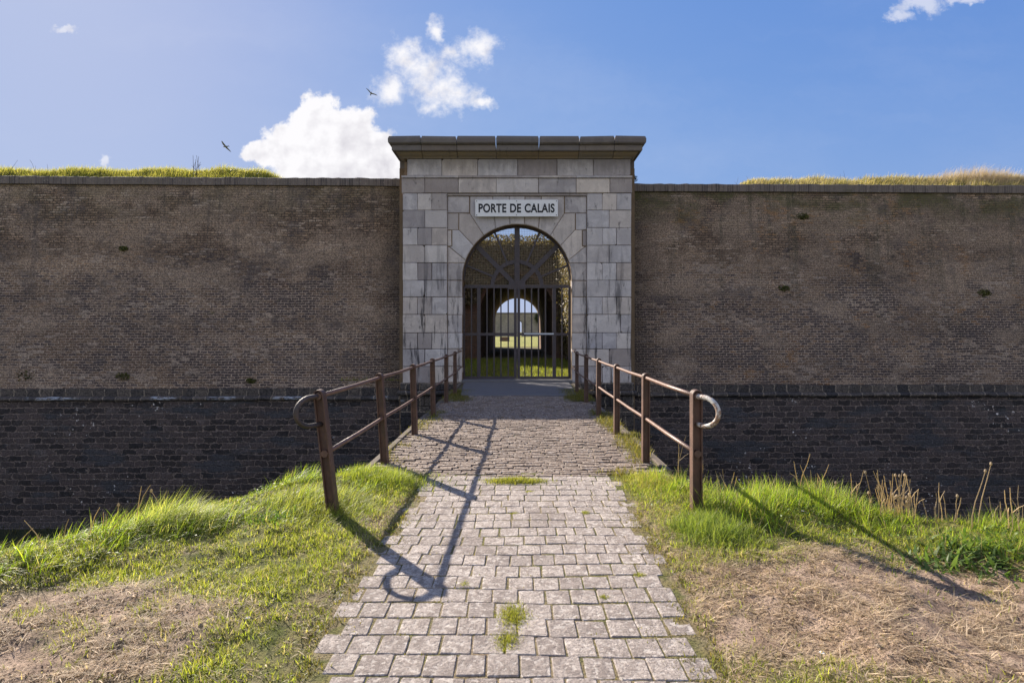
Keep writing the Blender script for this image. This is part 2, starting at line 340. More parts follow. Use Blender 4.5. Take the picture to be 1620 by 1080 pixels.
# ------------------------------------------------------------------ mesh helpers
def link(name, me, mat=None, parent=None):
    if mat:
        for q in (mat if isinstance(mat, (list, tuple)) else [mat]): me.materials.append(MATS[q])
    o = bpy.data.objects.new(name, me); COL.objects.link(o)
    if parent: o.parent = parent
    return o
def tag(o, label=None, cat=None, group=None, kind=None):
    if label: o['label'] = label
    if cat: o['category'] = cat
    if group: o['group'] = group
    if kind: o['kind'] = kind
    return o
def thing(name, label, cat, group=None, loc=(0,0,0)):
    o = bpy.data.objects.new(name, None); COL.objects.link(o); o.location = loc
    o.empty_display_size = .1
    return tag(o, label, cat, group)
def npmesh(name, V, F, mat, colors=None, parent=None, attr='tint', smooth=False, matidx=None):
    """V (n,3), F (m,k) equal-size faces"""
    V = np.asarray(V, np.float32); F = np.asarray(F, np.int32)
    me = bpy.data.meshes.new(name); n, k = F.shape
    me.vertices.add(len(V)); me.vertices.foreach_set('co', V.ravel())
    me.loops.add(n*k); me.loops.foreach_set('vertex_index', F.ravel())
    me.polygons.add(n); me.polygons.foreach_set('loop_start', np.arange(n, dtype=np.int32)*k)
    me.polygons.foreach_set('loop_total', np.full(n, k, np.int32))
    if smooth: me.polygons.foreach_set('use_smooth', np.ones(n, bool))
    me.update(calc_edges=True)
    if colors is not None:
        a = me.color_attributes.new(attr, 'FLOAT_COLOR', 'POINT')
        cc = np.ones((len(V), 4), np.float32); cc[:, :3] = colors; a.data.foreach_set('color', cc.ravel())
    return link(name, me, mat, parent)
class MB:
    """collects polygons with any vertex count + per-vertex tint"""
    def __init__(s): s.v = []; s.f = []; s.c = []
    def add(s, vs, fs, c=(.5,.5,.5)):
        b = len(s.v); s.v += [tuple(q) for q in vs]; s.f += [tuple(b+i for i in f) for f in fs]; s.c += [c]*len(vs)
    def box(s, a, b, c=(.5,.5,.5), bev=0.0):
        x0,y0,z0 = a; x1,y1,z1 = b
        if bev <= 0:
            vs = [(x0,y0,z0),(x1,y0,z0),(x1,y1,z0),(x0,y1,z0),(x0,y0,z1),(x1,y0,z1),(x1,y1,z1),(x0,y1,z1)]
            s.add(vs, [(0,3,2,1),(4,5,6,7),(0,1,5,4),(1,2,6,5),(2,3,7,6),(3,0,4,7)], c)
        else:
            s.blockz([(x0,y0),(x1,y0),(x1,y1),(x0,y1)], z0, z1, bev, c)
    def blockz(s, poly, z0, z1, bev, c=(.5,.5,.5), tilt=0):      # chamfered top
        ins = inset(poly, bev); n = len(poly); ta = random.gauss(0, tilt); tb = random.gauss(0, tilt); mx = sum(p[0] for p in poly)/n; my = sum(p[1] for p in poly)/n
        T = lambda x, y: ta*(x-mx)+tb*(y-my)
        vs = [(x,y,z0) for x,y in poly] + [(x,y,z1-bev+T(x,y)) for x,y in poly] + [(x,y,z1+T(x,y)) for x,y in ins]
        fs = []
        for i in range(n):
            j = (i+1) % n
            fs += [(i,j,n+j,n+i), (n+i,n+j,2*n+j,2*n+i)]
        fs += [tuple(range(2*n,3*n)), tuple(reversed(range(n)))]
        s.add(vs, fs, c)
    def blocky(s, poly, yf, yb, bev, c=(.5,.5,.5)):      # poly in (x,z) CCW seen from -y; chamfered front at yf
        ins = inset(poly, bev); n = len(poly)
        vs = [(x,yb,z) for x,z in poly] + [(x,yf+bev,z) for x,z in poly] + [(x,yf,z) for x,z in ins]
        fs = []
        for i in range(n):
            j = (i+1) % n
            fs += [(i,j,n+j,n+i), (n+i,n+j,2*n+j,2*n+i)]
        fs += [tuple(range(2*n,3*n)), tuple(reversed(range(n)))]
        s.add(vs, fs, c)
    def tube(s, pts, r, seg=10, c=(.5,.5,.5), caps=True):
        pts = [Vector(p) for p in pts]; n = len(pts); rings = []
        rr = r if isinstance(r, (list, tuple)) else [r]*n
        prev = None
        for i, p in enumerate(pts):
            t = (pts[min(i+1,n-1)] - pts[max(i-1,0)]).normalized()
            if prev is None:
                a = t.orthogonal().normalized()
            else:
                a = (prev - t*prev.dot(t)).normalized()
            prev = a; b = t.cross(a)
            rings.append([p + (a*math.cos(2*math.pi*k/seg) + b*math.sin(2*math.pi*k/seg))*rr[i] for k in range(seg)])
        vs = [q for ring in rings for q in ring]; fs = []
        for i in range(n-1):
            for k in range(seg):
                k2 = (k+1) % seg
                fs.append((i*seg+k, i*seg+k2, (i+1)*seg+k2, (i+1)*seg+k))
        if caps: fs += [tuple(reversed(range(seg))), tuple((n-1)*seg+k for k in range(seg))]
        s.add(vs, fs, c)
    def build(s, name, mat, parent=None, smooth=False):
        me = bpy.data.meshes.new(name); me.from_pydata(s.v, [], s.f)
        a = me.color_attributes.new('tint', 'FLOAT_COLOR', 'POINT')
        a.data.foreach_set('color', np.array([(*c, 1) for c in s.c], np.float32).ravel())
        if smooth:
            for p in me.polygons: p.use_smooth = True
        me.update()
        return link(name, me, mat, parent)
def inset(poly, d):
    n = len(poly); out = []
    ar = sum(poly[i][0]*poly[(i+1)%n][1]-poly[(i+1)%n][0]*poly[i][1] for i in range(n))
    sg = 1 if ar > 0 else -1
    for i in range(n):
        p0, p1, p2 = poly[i-1], poly[i], poly[(i+1)%n]
        d1 = (p1[0]-p0[0], p1[1]-p0[1]); d2 = (p2[0]-p1[0], p2[1]-p1[1])
        l1 = math.hypot(*d1) or 1e-9; l2 = math.hypot(*d2) or 1e-9
        n1 = (-d1[1]/l1*sg, d1[0]/l1*sg); n2 = (-d2[1]/l2*sg, d2[0]/l2*sg)
        k = 1 + n1[0]*n2[0] + n1[1]*n2[1]; k = max(k, .35)
        out.append((p1[0]+(n1[0]+n2[0])*d/k, p1[1]+(n1[1]+n2[1])*d/k))
    return out
def rc(a=0., b=1.):
    return (random.random(), (random.random()**3), random.random())

# value noise in numpy
_perm = rng.random((256, 256))
def vn(x, y, s=1.0, o=0):
    x = np.asarray(x, float)*s + 37.3 + o*17.7; y = np.asarray(y, float)*s + 91.1 + o*5.3
    xi = np.floor(x).astype(int); yi = np.floor(y).astype(int); fx = x-xi; fy = y-yi
    fx = fx*fx*(3-2*fx); fy = fy*fy*(3-2*fy)
    a = _perm[xi % 256, yi % 256]; b = _perm[(xi+1) % 256, yi % 256]; c = _perm[xi % 256, (yi+1) % 256]; d = _perm[(xi+1) % 256, (yi+1) % 256]
    return (a*(1-fx)+b*fx)*(1-fy) + (c*(1-fx)+d*fx)*fy
def fbm(x, y, s=1.0, o=0, n=4):
    t = 0; a = .5; w = 0
    for i in range(n): t = t + a*vn(x, y, s*2**i, o+i); w += a; a *= .55
    return t/w
def sstep(a, b, x):
    t = np.clip((np.asarray(x, float)-a)/(b-a), 0, 1); return t*t*(3-2*t)

# ------------------------------------------------------------------ ground shape
EX = [-80,-20,-8,-5,-3.6,-3.0,-2.3,-1.9,-1.7,0,1.4,1.7,2.0,2.7,3.2,3.8,5,8,20,80]
EY = [ 2, 1.4,1.9,2.7,3.75,4.7,5.7,6.1,6.3,6.5,6.2,5.6,5.35,5.35,4.8,4.2,3.3,2.6,2,2]
MOAT = -4.75
def edge(x): return np.interp(x, EX, EY)
PL = ([2.0,3.4,4.2,5.0,5.6,6.2,6.7,7.5],[-.93,-1.10,-1.08,-1.0,-1.05,-1.2,-1.5,-1.78])
PR = ([2.0,3.4,4.2,5.0,5.6,6.2,6.7,7.5],[.86,1.03,1.06,1.08,1.12,1.15,1.45,1.78])
def on_path(x, y, m=0.):
    """>0 inside the paving"""
    l = np.interp(y, *PL); r = np.interp(y, *PR)
    return np.minimum(x-l, r-x) - m + (fbm(x, y, 5.5, 16)-.5)*.20*(y < 6.2)
def ground(x, y):
    x = np.asarray(x, float); y = np.asarray(y, float)
    s = y - edge(x)
    off = np.clip(-on_path(x, y), 0, 1.2)
    z = sstep(0, .05, off)*.022 + sstep(0, .35, off)*.02 + (fbm(x, y, 1.3, 3)-.5)*.16*sstep(0, .7, off) + (fbm(x, y, 6, 5)-.5)*.03*sstep(0, .25, off)
    z = z + .06*np.exp(-((s+.45)/.5)**2)*sstep(.1, .6, off) + (np.abs(fbm(x, y, 11, 15)-.5)*.07-.012)*sstep(.15, .4, off)*(y < 19)*(s < .2)
    ins = (on_path(x, y) > 0)
    z = np.where(ins, -.0005 + (fbm(x, y, 7, 6)-.5)*.009, z - .010)
    dr = np.clip(s, 0, None)
    drop = np.where(dr < .5, 1.1*dr*dr, 1.1*.25 + (dr-.5)*1.1)
    bank = -np.minimum(drop, 4.75) + (fbm(x, y, .8, 8)-.5)*.3*sstep(.3, 2, dr)
    z = np.where(s > 0, np.maximum(z*np.exp(-dr) + bank, MOAT + (fbm(x, y, .5, 11)-.5)*.25), z)
    z = np.where(y > 19.3, 0.0 + (fbm(x, y, .4, 2)-.5)*.05*(y < 60), z)
    return z
def green(x, y):
    """1 lush .. 0 bare thatch"""
    x = np.asarray(x, float); y = np.asarray(y, float)
    s = y - edge(x)
    n = fbm(x, y, 1.6, 21); n2 = fbm(x, y, 7, 25)
    gL = 1 - sstep(1.25, .55, np.hypot((x+2.45)/1.05, (y-2.85)/.78))
    gR = 1 - sstep(1.3, .6, np.hypot((x-2.35)/1.25, (y-3.3)/.95)) 
    g_ = np.where(x < 0, gL, gR)
    g_ = g_ + sstep(-.95, -.35, s)*.75 + (n-.5)*1.1 + (n2-.5)*.9
    g_ = np.where((x > 1.0) & (y < 3.8), g_-.22, g_)
    off = -on_path(x, y)
    g_ = g_ - sstep(.30, .02, off)*.45*(n2 > .35)
    return np.clip(g_, 0, 1)
def axis(parts):
    a = []
    for lo, hi, st in parts: a += list(np.arange(lo, hi-1e-6, st))
    a.append(parts[-1][1]); return np.array(a)
gx = axis([(-3000,-400,400),(-400,-100,50),(-100,-30,10),(-30,-8,1),(-8,-4.5,.12),(-4.5,4.5,.03),(4.5,8,.12),(8,30,1),(30,100,10),(100,400,50),(400,3000,400)])
gy = axis([(-3000,-400,400),(-400,-50,50),(-50,-6,6),(-6,1.2,.4),(1.2,7,.03),(7,19,.25),(19,19.3,.1),(19.3,60,.7),(60,400,20),(400,4000,400)])
XX, YY = np.meshgrid(gx, gy); ZZ = ground(XX, YY)
V = np.stack([XX, YY, ZZ], -1).reshape(-1, 3); nx = len(gx); ny = len(gy)
idx = np.arange(nx*ny).reshape(ny, nx)
F = np.stack([idx[:-1,:-1], idx[:-1,1:], idx[1:,1:], idx[1:,:-1]], -1).reshape(-1, 4)
ZN = np.zeros((len(V), 3)); ZN[:, 0] = green(V[:,0], V[:,1])
s_ = V[:,1]-edge(V[:,0]); ZN[:, 1] = sstep(1.5, 4, s_)*(V[:,1] < 19.3)
ZN[V[:,1] > 19.3, 0] = 1
gr = npmesh('ground', V, F, 'terrain', ZN, attr='zone', smooth=True); tag(gr, kind='structure')

# ------------------------------------------------------------------ paving
pv = MB(); y = 1.9; row = 0
while y < 6.18:
    l = float(np.interp(y, *PL)); r = float(np.interp(y, *PR)); w0 = .158
    x = -1.9 + (row % 2)*.079 + random.uniform(-.028, .028)
    d = .183
    while x < 1.9:
        w = w0*random.uniform(.93, 1.07)
        cx = x + w/2; ed = min(cx-l, r-cx)
        if ed > random.uniform(-.13, .05):
            j = lambda q=.006: random.uniform(-q, q)
            gp = .0038
            z1 = random.uniform(-.0015, .0025) + .004; tl = random.uniform(-.1, .1)
            z1 -= max(0, .10-ed)*random.uniform(.05,.28)
            x0, x1, y0, y1 = x+gp+j(.003), x+w-gp+j(.003), y+gp+j(.003), y+d-gp+j(.003)
            ch = .012
            poly = [(x0+ch*random.random(),y0+j()),(x1-ch*random.random(),y0+j()),(x1+j(.003),y0+ch*random.random()+.004),(x1+j(.003),y1-ch*random.random()-.004),
                    (x1-ch*random.random(),y1+j()),(x0+ch*random.random(),y1+j()),(x0+j(.003),y1-ch*random.random()-.004),(x0+j(.003),y0+ch*random.random()+.004)]
            wob_ = .016*math.sin(cx*2.1+y*1.3)+.010*math.sin(cx*5.3+y*2.9)
            poly = [(a_+.008*math.sin(b_*3.1+a_), b_+wob_) for a_, b_ in poly]
            pv.blockz(poly, -.06, z1, .005, rc(), .009)
        x += w
    y += d; row += 1
p1 = pv.build('path', 'sett_stone'); tag(p1, kind='structure')
Ystart = y

# ------------------------------------------------------------------ bridge
br = thing('masonry_bridge', 'brick-paved causeway bridge crossing the dry ditch to the stone gateway', 'bridge', loc=(0, 6.2, 0))
def P_(o, parent): # keep world placement under a moved empty
    o.parent = parent; o.location = (-parent.location[0], -parent.location[1], -parent.location[2]); return o
dk = MB(); row = 0
while y < 14.2:
    d = .092*random.uniform(.95, 1.06); x = -1.72 + (row % 2)*.11 + random.uniform(-.02, .02)
    hz = .010*math.sin(y*3.1)+random.uniform(-.003, .003)
    while x < 1.66:
        w = .22*random.uniform(.85, 1.08)
        if abs(x+w/2) < 1.66:
            z1 = .004 + hz*.4 + random.uniform(-.007, .008); gp = .005
            jj = lambda: random.uniform(-.006, .006)
            if random.random() > .012:
                wv_ = .02*math.sin(x*1.9+y*.8)
                dk.blockz([(x+gp+jj(),y+wv_+gp+jj()),(x+w-gp+jj(),y+wv_+gp+jj()),(x+w-gp+jj(),y+wv_+d-gp+jj()),(x+gp+jj(),y+wv_+d-gp+jj())], -.05, z1, .007, rc(), .03)
        x += w
    y += d; row += 1
Yend = y
P_(dk.build('deck_paving', 'deck_brick'), br)
fill = MB(); fill.box((-1.70, Ystart-.02, -.3), (1.70, 17.95, -.014)); P_(fill.build('deck_bedding', 'joint_soil'), br)
for sgn in (-1, 1):
    kb = MB(); yy_ = 6.6
    while yy_ < 17.9:
        L = random.uniform(.7, 1.0); L = min(L, 17.95-yy_)
        xa, xb = sorted((sgn*1.705, sgn*1.80))
        kb.blockz([(xa, yy_+.006),(xb, yy_+.006),(xb, yy_+L-.006),(xa, yy_+L-.006)], -.2, .012+random.uniform(-.006,.01), .012, rc())
        yy_ += L
    P_(kb.build('kerb', 'kerb_stone'), br)
# sides with one arch (profile in y,z)
def arch_pts(c, r, z0, n=24, a0=0, a1=math.pi): return [(c+r*math.cos(a0+(a1-a0)*i/n), z0+r*math.sin(a0+(a1-a0)*i/n)) for i in range(n+1)]
def extrude_x(mb, prof, x0, x1):
    n = len(prof)
    vs = [(x0, a, b) for a, b in prof] + [(x1, a, b) for a, b in prof]
    fs = [(i, (i+1) % n, n+(i+1) % n, n+i) for i in range(n)] + [tuple(reversed(range(n))), tuple(range(n, 2*n))]
    mb.add(vs, fs)
def extrude_y(mb, prof, y0, y1):
    n = len(prof)
    vs = [(a, y0, b) for a, b in prof] + [(a, y1, b) for a, b in prof]
    fs = [(i, (i+1) % n, n+(i+1) % n, n+i) for i in range(n)] + [tuple(reversed(range(n))), tuple(range(n, 2*n))]
    mb.add(vs, fs)
side = MB()
prof = [(6.9,-.21),(6.9,-5.2)] + [(10.1,-5.2)] + [(c, z) for c, z in reversed(arch_pts(13.0, 2.9, -3.6))] + [(15.9,-5.2),(17.9,-5.2),(17.9,-.21)]
extrude_x(side, prof, -1.76, 1.76)
P_(side.build('bridge_wall', 'dark_masonry'), br)
# concrete apron in front of the gate
ap = MB(); ap.blockz([(-1.42,14.3),(-1.0,14.15),(.2,14.22),(1.1,14.12),(1.5,14.4),(1.62,17.1),(1.62,17.97),(-1.62,17.97),(-1.62,17.2)], -.1, .03, .015)
apo = ap.build('concrete_apron', 'concrete'); P_(apo, br)
st = MB(); st.box((-1.735, 17.8, -.06), (1.735, 18.62, .085), bev=.012)
P_(st.build('threshold', 'concrete'), br)
sd = MB(); sd.box((-1.63, Yend-.05, -.2), (1.63, 17.9, -.004)); P_(sd.build('soil_strip', 'joint_soil'), br)

# ------------------------------------------------------------------ curtain walls
def wallD(x):    # front plane of the curtain wall at its top (the wall recedes slightly to the right)
    return .022*x
def curtain(name, x0, x1, mat, label, zt, zs):
    root = thing(name, label, 'wall', loc=((x0+x1)/2, 19.5, zs))
    xs0 = np.concatenate([np.arange(x0, x1, .5), [x1]]); xs1 = np.concatenate([np.arange(x0, x1, .11), [x1]])
    def sheet(nm, prof, mt, amp=.012, smooth=False):
        # prof list of (y,z) front to back, closed by thickness
        X2 = xs1 if nm in ('coping', 'torus_moulding', 'plinth_course') else xs0; n = len(prof); Vv = []
        for xx in X2:
            for k, (py_, pz_) in enumerate(prof):
                dn = (float(vn(xx, pz_, 1.1, 4))-.5)*amp*2
                Vv.append((xx, py_ + wallD(xx) + dn, pz_ + (float(vn(xx, py_, .6, 9))-.5)*amp*2 + ((float(vn(xx, py_, 7, 19))-.5)*.035*(pz_ > zt-.1) if nm == 'coping' else (float(vn(xx, pz_, 5, 23))-.5)*.035*(py_ < 19.5) if nm in ('torus_moulding', 'plinth_course') else 0)))
        Ff = []
        for i in range(len(X2)-1):
            for k in range(n):
                k2 = (k+1) % n
                Ff.append((i*n+k, (i+1)*n+k, (i+1)*n+k2, i*n+k2))
        me = bpy.data.meshes.new(nm)
        Ff += [tuple(range(n)), tuple(reversed(range((len(X2)-1)*n, len(X2)*n)))]
        me.from_pydata(Vv, [], [tuple(reversed(f)) for f in Ff]); me.update()
        if smooth:
            for p in me.polygons: p.use_smooth = True
        return P_(link(nm, me, mt), root)
    nb = 14
    front = [(19.15 + .75*k/nb, zs + (zt-.27-zs)*k/nb) for k in range(nb+1)]
    sheet('brick_face', front + [(20.5, zt-.27), (20.5, zs)], mat, .02)
    sheet('coping', [(19.83, zt-.268), (19.83, zt-.02), (19.86, zt), (20.55, zt+.01), (20.55, zt-.268)], 'coping_brick', .012)
    sheet('plinth_course', [(19.02, zs-.24), (19.02, zs-.01), (19.14, zs-.002), (20.4, zs-.002), (20.4, zs-.24)], 'blue_stone', .025)
    tor = [(19.0-.13*math.sin(math.pi*k/8), zs-.41+.168*(1-math.cos(math.pi*k/8))/2) for k in range(9)]
    sheet('torus_moulding', tor + [(20.4, zs-.242), (20.4, zs-.41)], 'blue_stone', .02)
    front = [(18.55 + .42*k/6, -5.3 + (zs-.412+5.3)*k/6) for k in range(7)]
    sheet('lower_wall', front + [(20.4, zs-.412), (20.4, -5.3)], 'dark_masonry', .03)
    return root
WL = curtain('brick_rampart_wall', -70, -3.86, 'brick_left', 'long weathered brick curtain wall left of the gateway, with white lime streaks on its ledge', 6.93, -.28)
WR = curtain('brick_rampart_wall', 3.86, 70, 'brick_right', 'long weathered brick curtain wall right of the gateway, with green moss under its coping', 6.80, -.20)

# ------------------------------------------------------------------ gateway
gw = thing('stone_gateway', 'pale ashlar gateway with heavy cornice and round arch in the brick wall', 'gateway', loc=(0, 18, 0))
FY = 18.0
def cX(c): return (c-535)/117.4
def cZ(c): return 8.3 - c/117.4
def rect(c0, z0, c1, z1): # crop coords -> CCW poly (x,z) seen from front
    a, b = cX(c0), cX(c1); lo, hi = cZ(z1), cZ(z0)
    return [(a, lo), (b, lo), (b, hi), (a, hi)]
def mir(poly): return [(-x, z) for x, z in reversed(poly)]
GAP = .005
def blk(mb, poly, yf, yb=None, bev=.01):
    p = [(x+random.uniform(-.004,.004), z+random.uniform(-.003,.003)) if len(poly) < 7 else (x, z) for x, z in poly]
    p = inset(p, GAP*random.uniform(.7, 1.7)); yf2 = yf + random.uniform(-.007, .005); bev = bev*random.uniform(.8, 1.8)
    if len(p) == 4 and random.random() < .35:      # a chipped corner
        k = random.randrange(4); a_, b_, c_ = Vector(p[k-1]), Vector(p[k]), Vector(p[(k+1) % 4]); q = random.uniform(.02, .06)
        p = [*p[:k], tuple(b_+(a_-b_).normalized()*q), tuple(b_+(c_-b_).normalized()*q*random.uniform(.5,1.4)), *p[k+1:]]
    mb.blocky(p, yf2, yb or yf+.32, bev, rc())
rows = [272,335,400,465,530,595,657,722,790,850,915,976]
for sgn in (-1, 1):
    pier = MB()
    for i in range(len(rows)-1):
        cuts = [110,165,218,275] if i % 2 == 0 else [110,192,275]
        if i == 7 and sgn > 0: cuts = [110,150,275]
        for a, b in zip(cuts[:-1], cuts[1:]):
            p = rect(a, rows[i], b, rows[i+1]); blk(pier, p if sgn < 0 else mir(p), FY)
    P_(pier.build('pier', 'limestone'), gw)
    jb = MB()
    for i in range(4, len(rows)-1):
        x0 = 275; xo = 330.5
        p = rect(x0, rows[i], xo, rows[i+1])
        if i == 4:
            z0, z1 = cZ(595), cZ(530); n_ = 4; p = [(cX(275), z0)]
            for k in range(n_+1):
                zz = z0+(z1-z0)*k/n_; rr = cX(535+204.5); q = max(zz-cZ(590), 0); p.append((-math.sqrt(rr*rr-q*q), zz))
            p.append((cX(275), z1))
        blk(jb, p if sgn < 0 else mir(p), FY+.09, bev=.016)
    P_(jb.build('jamb', 'limestone'), gw)
RA = 204.5/117.4; ZC = cZ(590)
def arcp(c0, c1, n=6):     # arch points between two crop x positions along the intrados, left half
    a0 = math.acos(max(-1, (c0-535)/204.5)); a1 = math.acos((c1-535)/204.5)
    return [(RA*math.cos(a0+(a1-a0)*k/n), ZC+RA*math.sin(a0+(a1-a0)*k/n)) for k in range(n+1)]
def pt(c, z): return (cX(c), cZ(z))
def xat(z): return 535-math.sqrt(204.5**2-(590-z)**2)
v1 = [pt(275,530)] + arcp(xat(530), 343) + [pt(282,470), pt(275,468)]
v2 = arcp(343, 373) + [pt(318,406), pt(292,406), pt(292,466), pt(282,470)]
v3 = arcp(373, 411) + [pt(359,345), pt(318,343), pt(318,406)]
v4 = arcp(411, 455) + [pt(443,280), pt(359,280), pt(359,345)]
v5 = arcp(455, 508) + [pt(506,280), pt(443,280)]
key = arcp(508, 562) + [pt(564,280), pt(506,280)]
ring = MB()
for q in (v1, v2, v3, v4, v5):
    blk(ring, q, FY+.09, bev=.014); blk(ring, mir(q), FY+.09, bev=.014)
P_(ring.build('arch_ring', 'limestone'), gw)
ks = MB(); blk(ks, key, FY+.085, bev=.014); P_(ks.build('keystone', 'limestone'), gw)
for fn in (lambda q: q, mir):
    spd = MB()
    for q in (rect(275,280,357,343), rect(275,344,316,406), rect(275,408,290,466)): blk(spd, fn(q), FY+.09)
    P_(spd.build('spandrel', 'limestone'), gw)

# architrave + frieze
arc_ = MB()
cc = [106,192,317,458,615,755,880,963]
for a, b in zip(cc[:-1], cc[1:]):
    blk(arc_, rect(a, 216, b, 271), FY-.005); p = rect(a, 207, b, 215.6); arc_.blocky(inset(p, .003), FY-.04, FY+.3, .006, rc())
P_(arc_.build('architrave', 'limestone'), gw)
lt = MB(); p = rect(275, 272, 795, 279.5); lt.blocky(inset(p, .001), FY+.04, FY+.3, .01, rc()); P_(lt.build('fillet', 'limestone'), gw)
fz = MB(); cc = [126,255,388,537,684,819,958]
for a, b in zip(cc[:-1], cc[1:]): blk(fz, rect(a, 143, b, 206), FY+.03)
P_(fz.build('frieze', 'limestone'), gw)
# cornice blocks
profA = [(.00,7.085),(.03,7.12),(.10,7.15),(.16,7.19),(.20,7.235)]                 # pale cavetto
profB = [(.20,7.237),(.285,7.237),(.30,7.26),(.30,7.405),(.315,7.415)]              # fascia
profC = [(.315,7.417),(.36,7.43),(.395,7.47),(.40,7.58),(.37,7.665),(.30,7.68)]     # rounded top
HW = 3.60
def corn(mat, prof, name, top=False):
    mb = MB(); cs = [cX(185), cX(315), cX(458), cX(615), cX(762), cX(890)]
    edges = [None]+cs+[None]; n = len(prof)
    for i in range(len(edges)-1):
        a, b = edges[i], edges[i+1]; vs = []; c = rc(); dz = random.uniform(-.008, .008) if top else 0
        lean = random.uniform(-.012, .012) if top else 0
        for side_, e in ((0, a), (1, b)):
            for k, (p, z) in enumerate(prof):
                if e is None: x = (-(HW+p) if side_ == 0 else HW+p)
                else:
                    gp = .008 + (.03*max(0, (z-7.6)/.08) if top else 0)
                    x = e + (gp if side_ == 0 else -gp)
                vs.append((x, FY-p, z+dz+(lean*(1 if side_ else -1))))
            if e is None: x = -HW+.2 if side_ == 0 else HW-.2
            vs.append((x, FY+.3, prof[-1][1]+dz)); vs.append((x, FY+.3, prof[0][1]))
        m_ = n+2; fs = [(k, m_+k, m_+(k+1) % m_, (k+1) % m_) for k in range(m_)] + [tuple(range(m_)), tuple(reversed(range(m_, 2*m_)))]
        mb.add(vs, fs, c)
    for sg in (-1, 1):          # returns along the sides
        yb = [FY+.0, FY+.9, FY+1.7, FY+2.5]
        for j in range(3):
            vs = []; c = rc()
            for e, (ya, f_) in enumerate(((yb[j], 1), (yb[j+1], 0))):
                for (p, z) in prof:
                    yv = ya - p if (j == 0 and e == 0) else ya + (.008 if e == 0 else -.008)
                    vs.append((sg*(HW+p+.0015), yv, z-.002))
                vs.append((sg*(HW-.25), ya if j or e else ya-prof[-1][0], prof[-1][1]-.002)); vs.append((sg*(HW-.25), ya, prof[0][1]-.002))
            m_ = n+2; fs = [(k, m_+k, m_+(k+1) % m_, (k+1) % m_) for k in range(m_)] + [tuple(range(m_)), tuple(reversed(range(m_, 2*m_)))]
            mb.add(vs, fs, c)
    return P_(mb.build(name, mat), gw)
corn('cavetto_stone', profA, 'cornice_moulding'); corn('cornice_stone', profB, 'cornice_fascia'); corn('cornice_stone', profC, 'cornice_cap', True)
# rear core with the opening
core = MB()
def portal_prof(hw, zt, zb, r, zc, n=28):
    return [(-hw,zb),(-hw,zt),(hw,zt),(hw,zb),(r,zb)] + [(r*math.cos(math.pi*k/n), zc+r*math.sin(math.pi*k/n)) for k in range(n+1)] + [(-r,zb)]
extrude_y(core, portal_prof(3.585, 7.0, -.02, RA+.004, ZC), FY+.115, FY+.62)
P_(core.build('rear_masonry', 'reveal_stone'), gw)
core = MB()
pr = [(-3.85,-5.3),(-3.85,6.95),(3.85,6.95),(3.85,-5.3),(2.5,-5.3)] + [(2.5*math.cos(math.pi*k/28), 3.0+2.5*math.sin(math.pi*k/28)) for k in range(29)] + [(-2.5,-5.3)]
extrude_y(core, pr, FY+.63, FY+2.5)
P_(core.build('backing_wall', 'reveal_stone'), gw)
rb = MB(); rb.box((-3.84, FY+.64, 6.953), (3.84, FY+2.5, 7.55)); P_(rb.build('roof_slab', 'cornice_stone'), gw)
# plinth below piers
for sg in (-1, 1):
    pl = MB()
    a, b = sorted((sg*1.80, sg*3.70))
    for k in range(3):
        x0 = a+(b-a)*k/3; x1 = a+(b-a)*(k+1)/3
        pl.blocky(inset([(x0,-.24),(x1,-.24),(x1,-.01),(x0,-.01)], .005), FY-.02, FY+.4, .012, rc())
    zz = -.245
    for r_ in range(15):
        n_ = 4 + r_ % 2; cuts = [a+(b-a)*k/n_ for k in range(n_+1)]
        if r_ == 0: continue
        for x0, x1 in zip(cuts[:-1], cuts[1:]):
            z1 = zz - (r_-1)*.33-.17
            pl.blocky(inset([(x0,z1-.33),(x1,z1-.33),(x1,z1),(x0,z1)], .006), FY-.0-.004*r_, FY+.6, .014, rc())
    P_(pl.build('plinth', 'blue_stone'), gw)
for sg in (-1, 1):
    tr = MB()
    a, b = sorted((sg*1.80, sg*3.78))
    tr.tube([(a, FY-.02, -.33),(a+.02, FY-.03, -.33),(b-.02, FY-.03, -.33),(b, FY-.02, -.33)], [.05,.085,.085,.05], 14)
    P_(tr.build('torus_moulding', 'blue_stone', smooth=True), gw)

# ------------------------------------------------------------------ sign
sg_ = thing('sign_board', 'white rectangular board reading PORTE DE CALAIS above the arch', 'sign', loc=(0, 17.99, 5.48))
sb = MB(); x0, x1 = (752-818)/50, (882.5-818)/50; z0, z1 = 1.6+(525-343)/50, 1.6+(525-316.5)/50
sb.blocky([(x0,z0),(x1,z0),(x1,z1),(x0,z1)], 17.955, 17.985, .004); P_(sb.build('board', 'sign_white'), sg_)
cu = bpy.data.curves.new('lettering', 'FONT'); cu.body = 'PORTE DE CALAIS'; cu.size = 1; cu.offset = .03; cu.extrude = .002
cu.align_x = 'CENTER'; cu.space_word = 1.15; cu.space_character = 1.06
tmp = bpy.data.objects.new('tmp', cu); COL.objects.link(tmp); bpy.context.view_layer.update()
me = bpy.data.meshes.new_from_object(tmp.evaluated_get(bpy.context.evaluated_depsgraph_get())); bpy.data.objects.remove(tmp)
co = np.array([v_.co[:] for v_ in me.vertices]); lo = co.min(0); hi = co.max(0)
sx = 2.40/(hi[0]-lo[0]); sy = .285/(hi[1]-lo[1])
for v_ in me.vertices:
    x, y_0, z = v_.co
    v_.co = ((x-(lo[0]+hi[0])/2)*sx + (x0+x1)/2, 17.951 - z, (y_0-(lo[1]+hi[1])/2)*sy + (z0+z1)/2)
me.name = 'lettering'; P_(link('lettering', me, 'sign_black'), sg_)
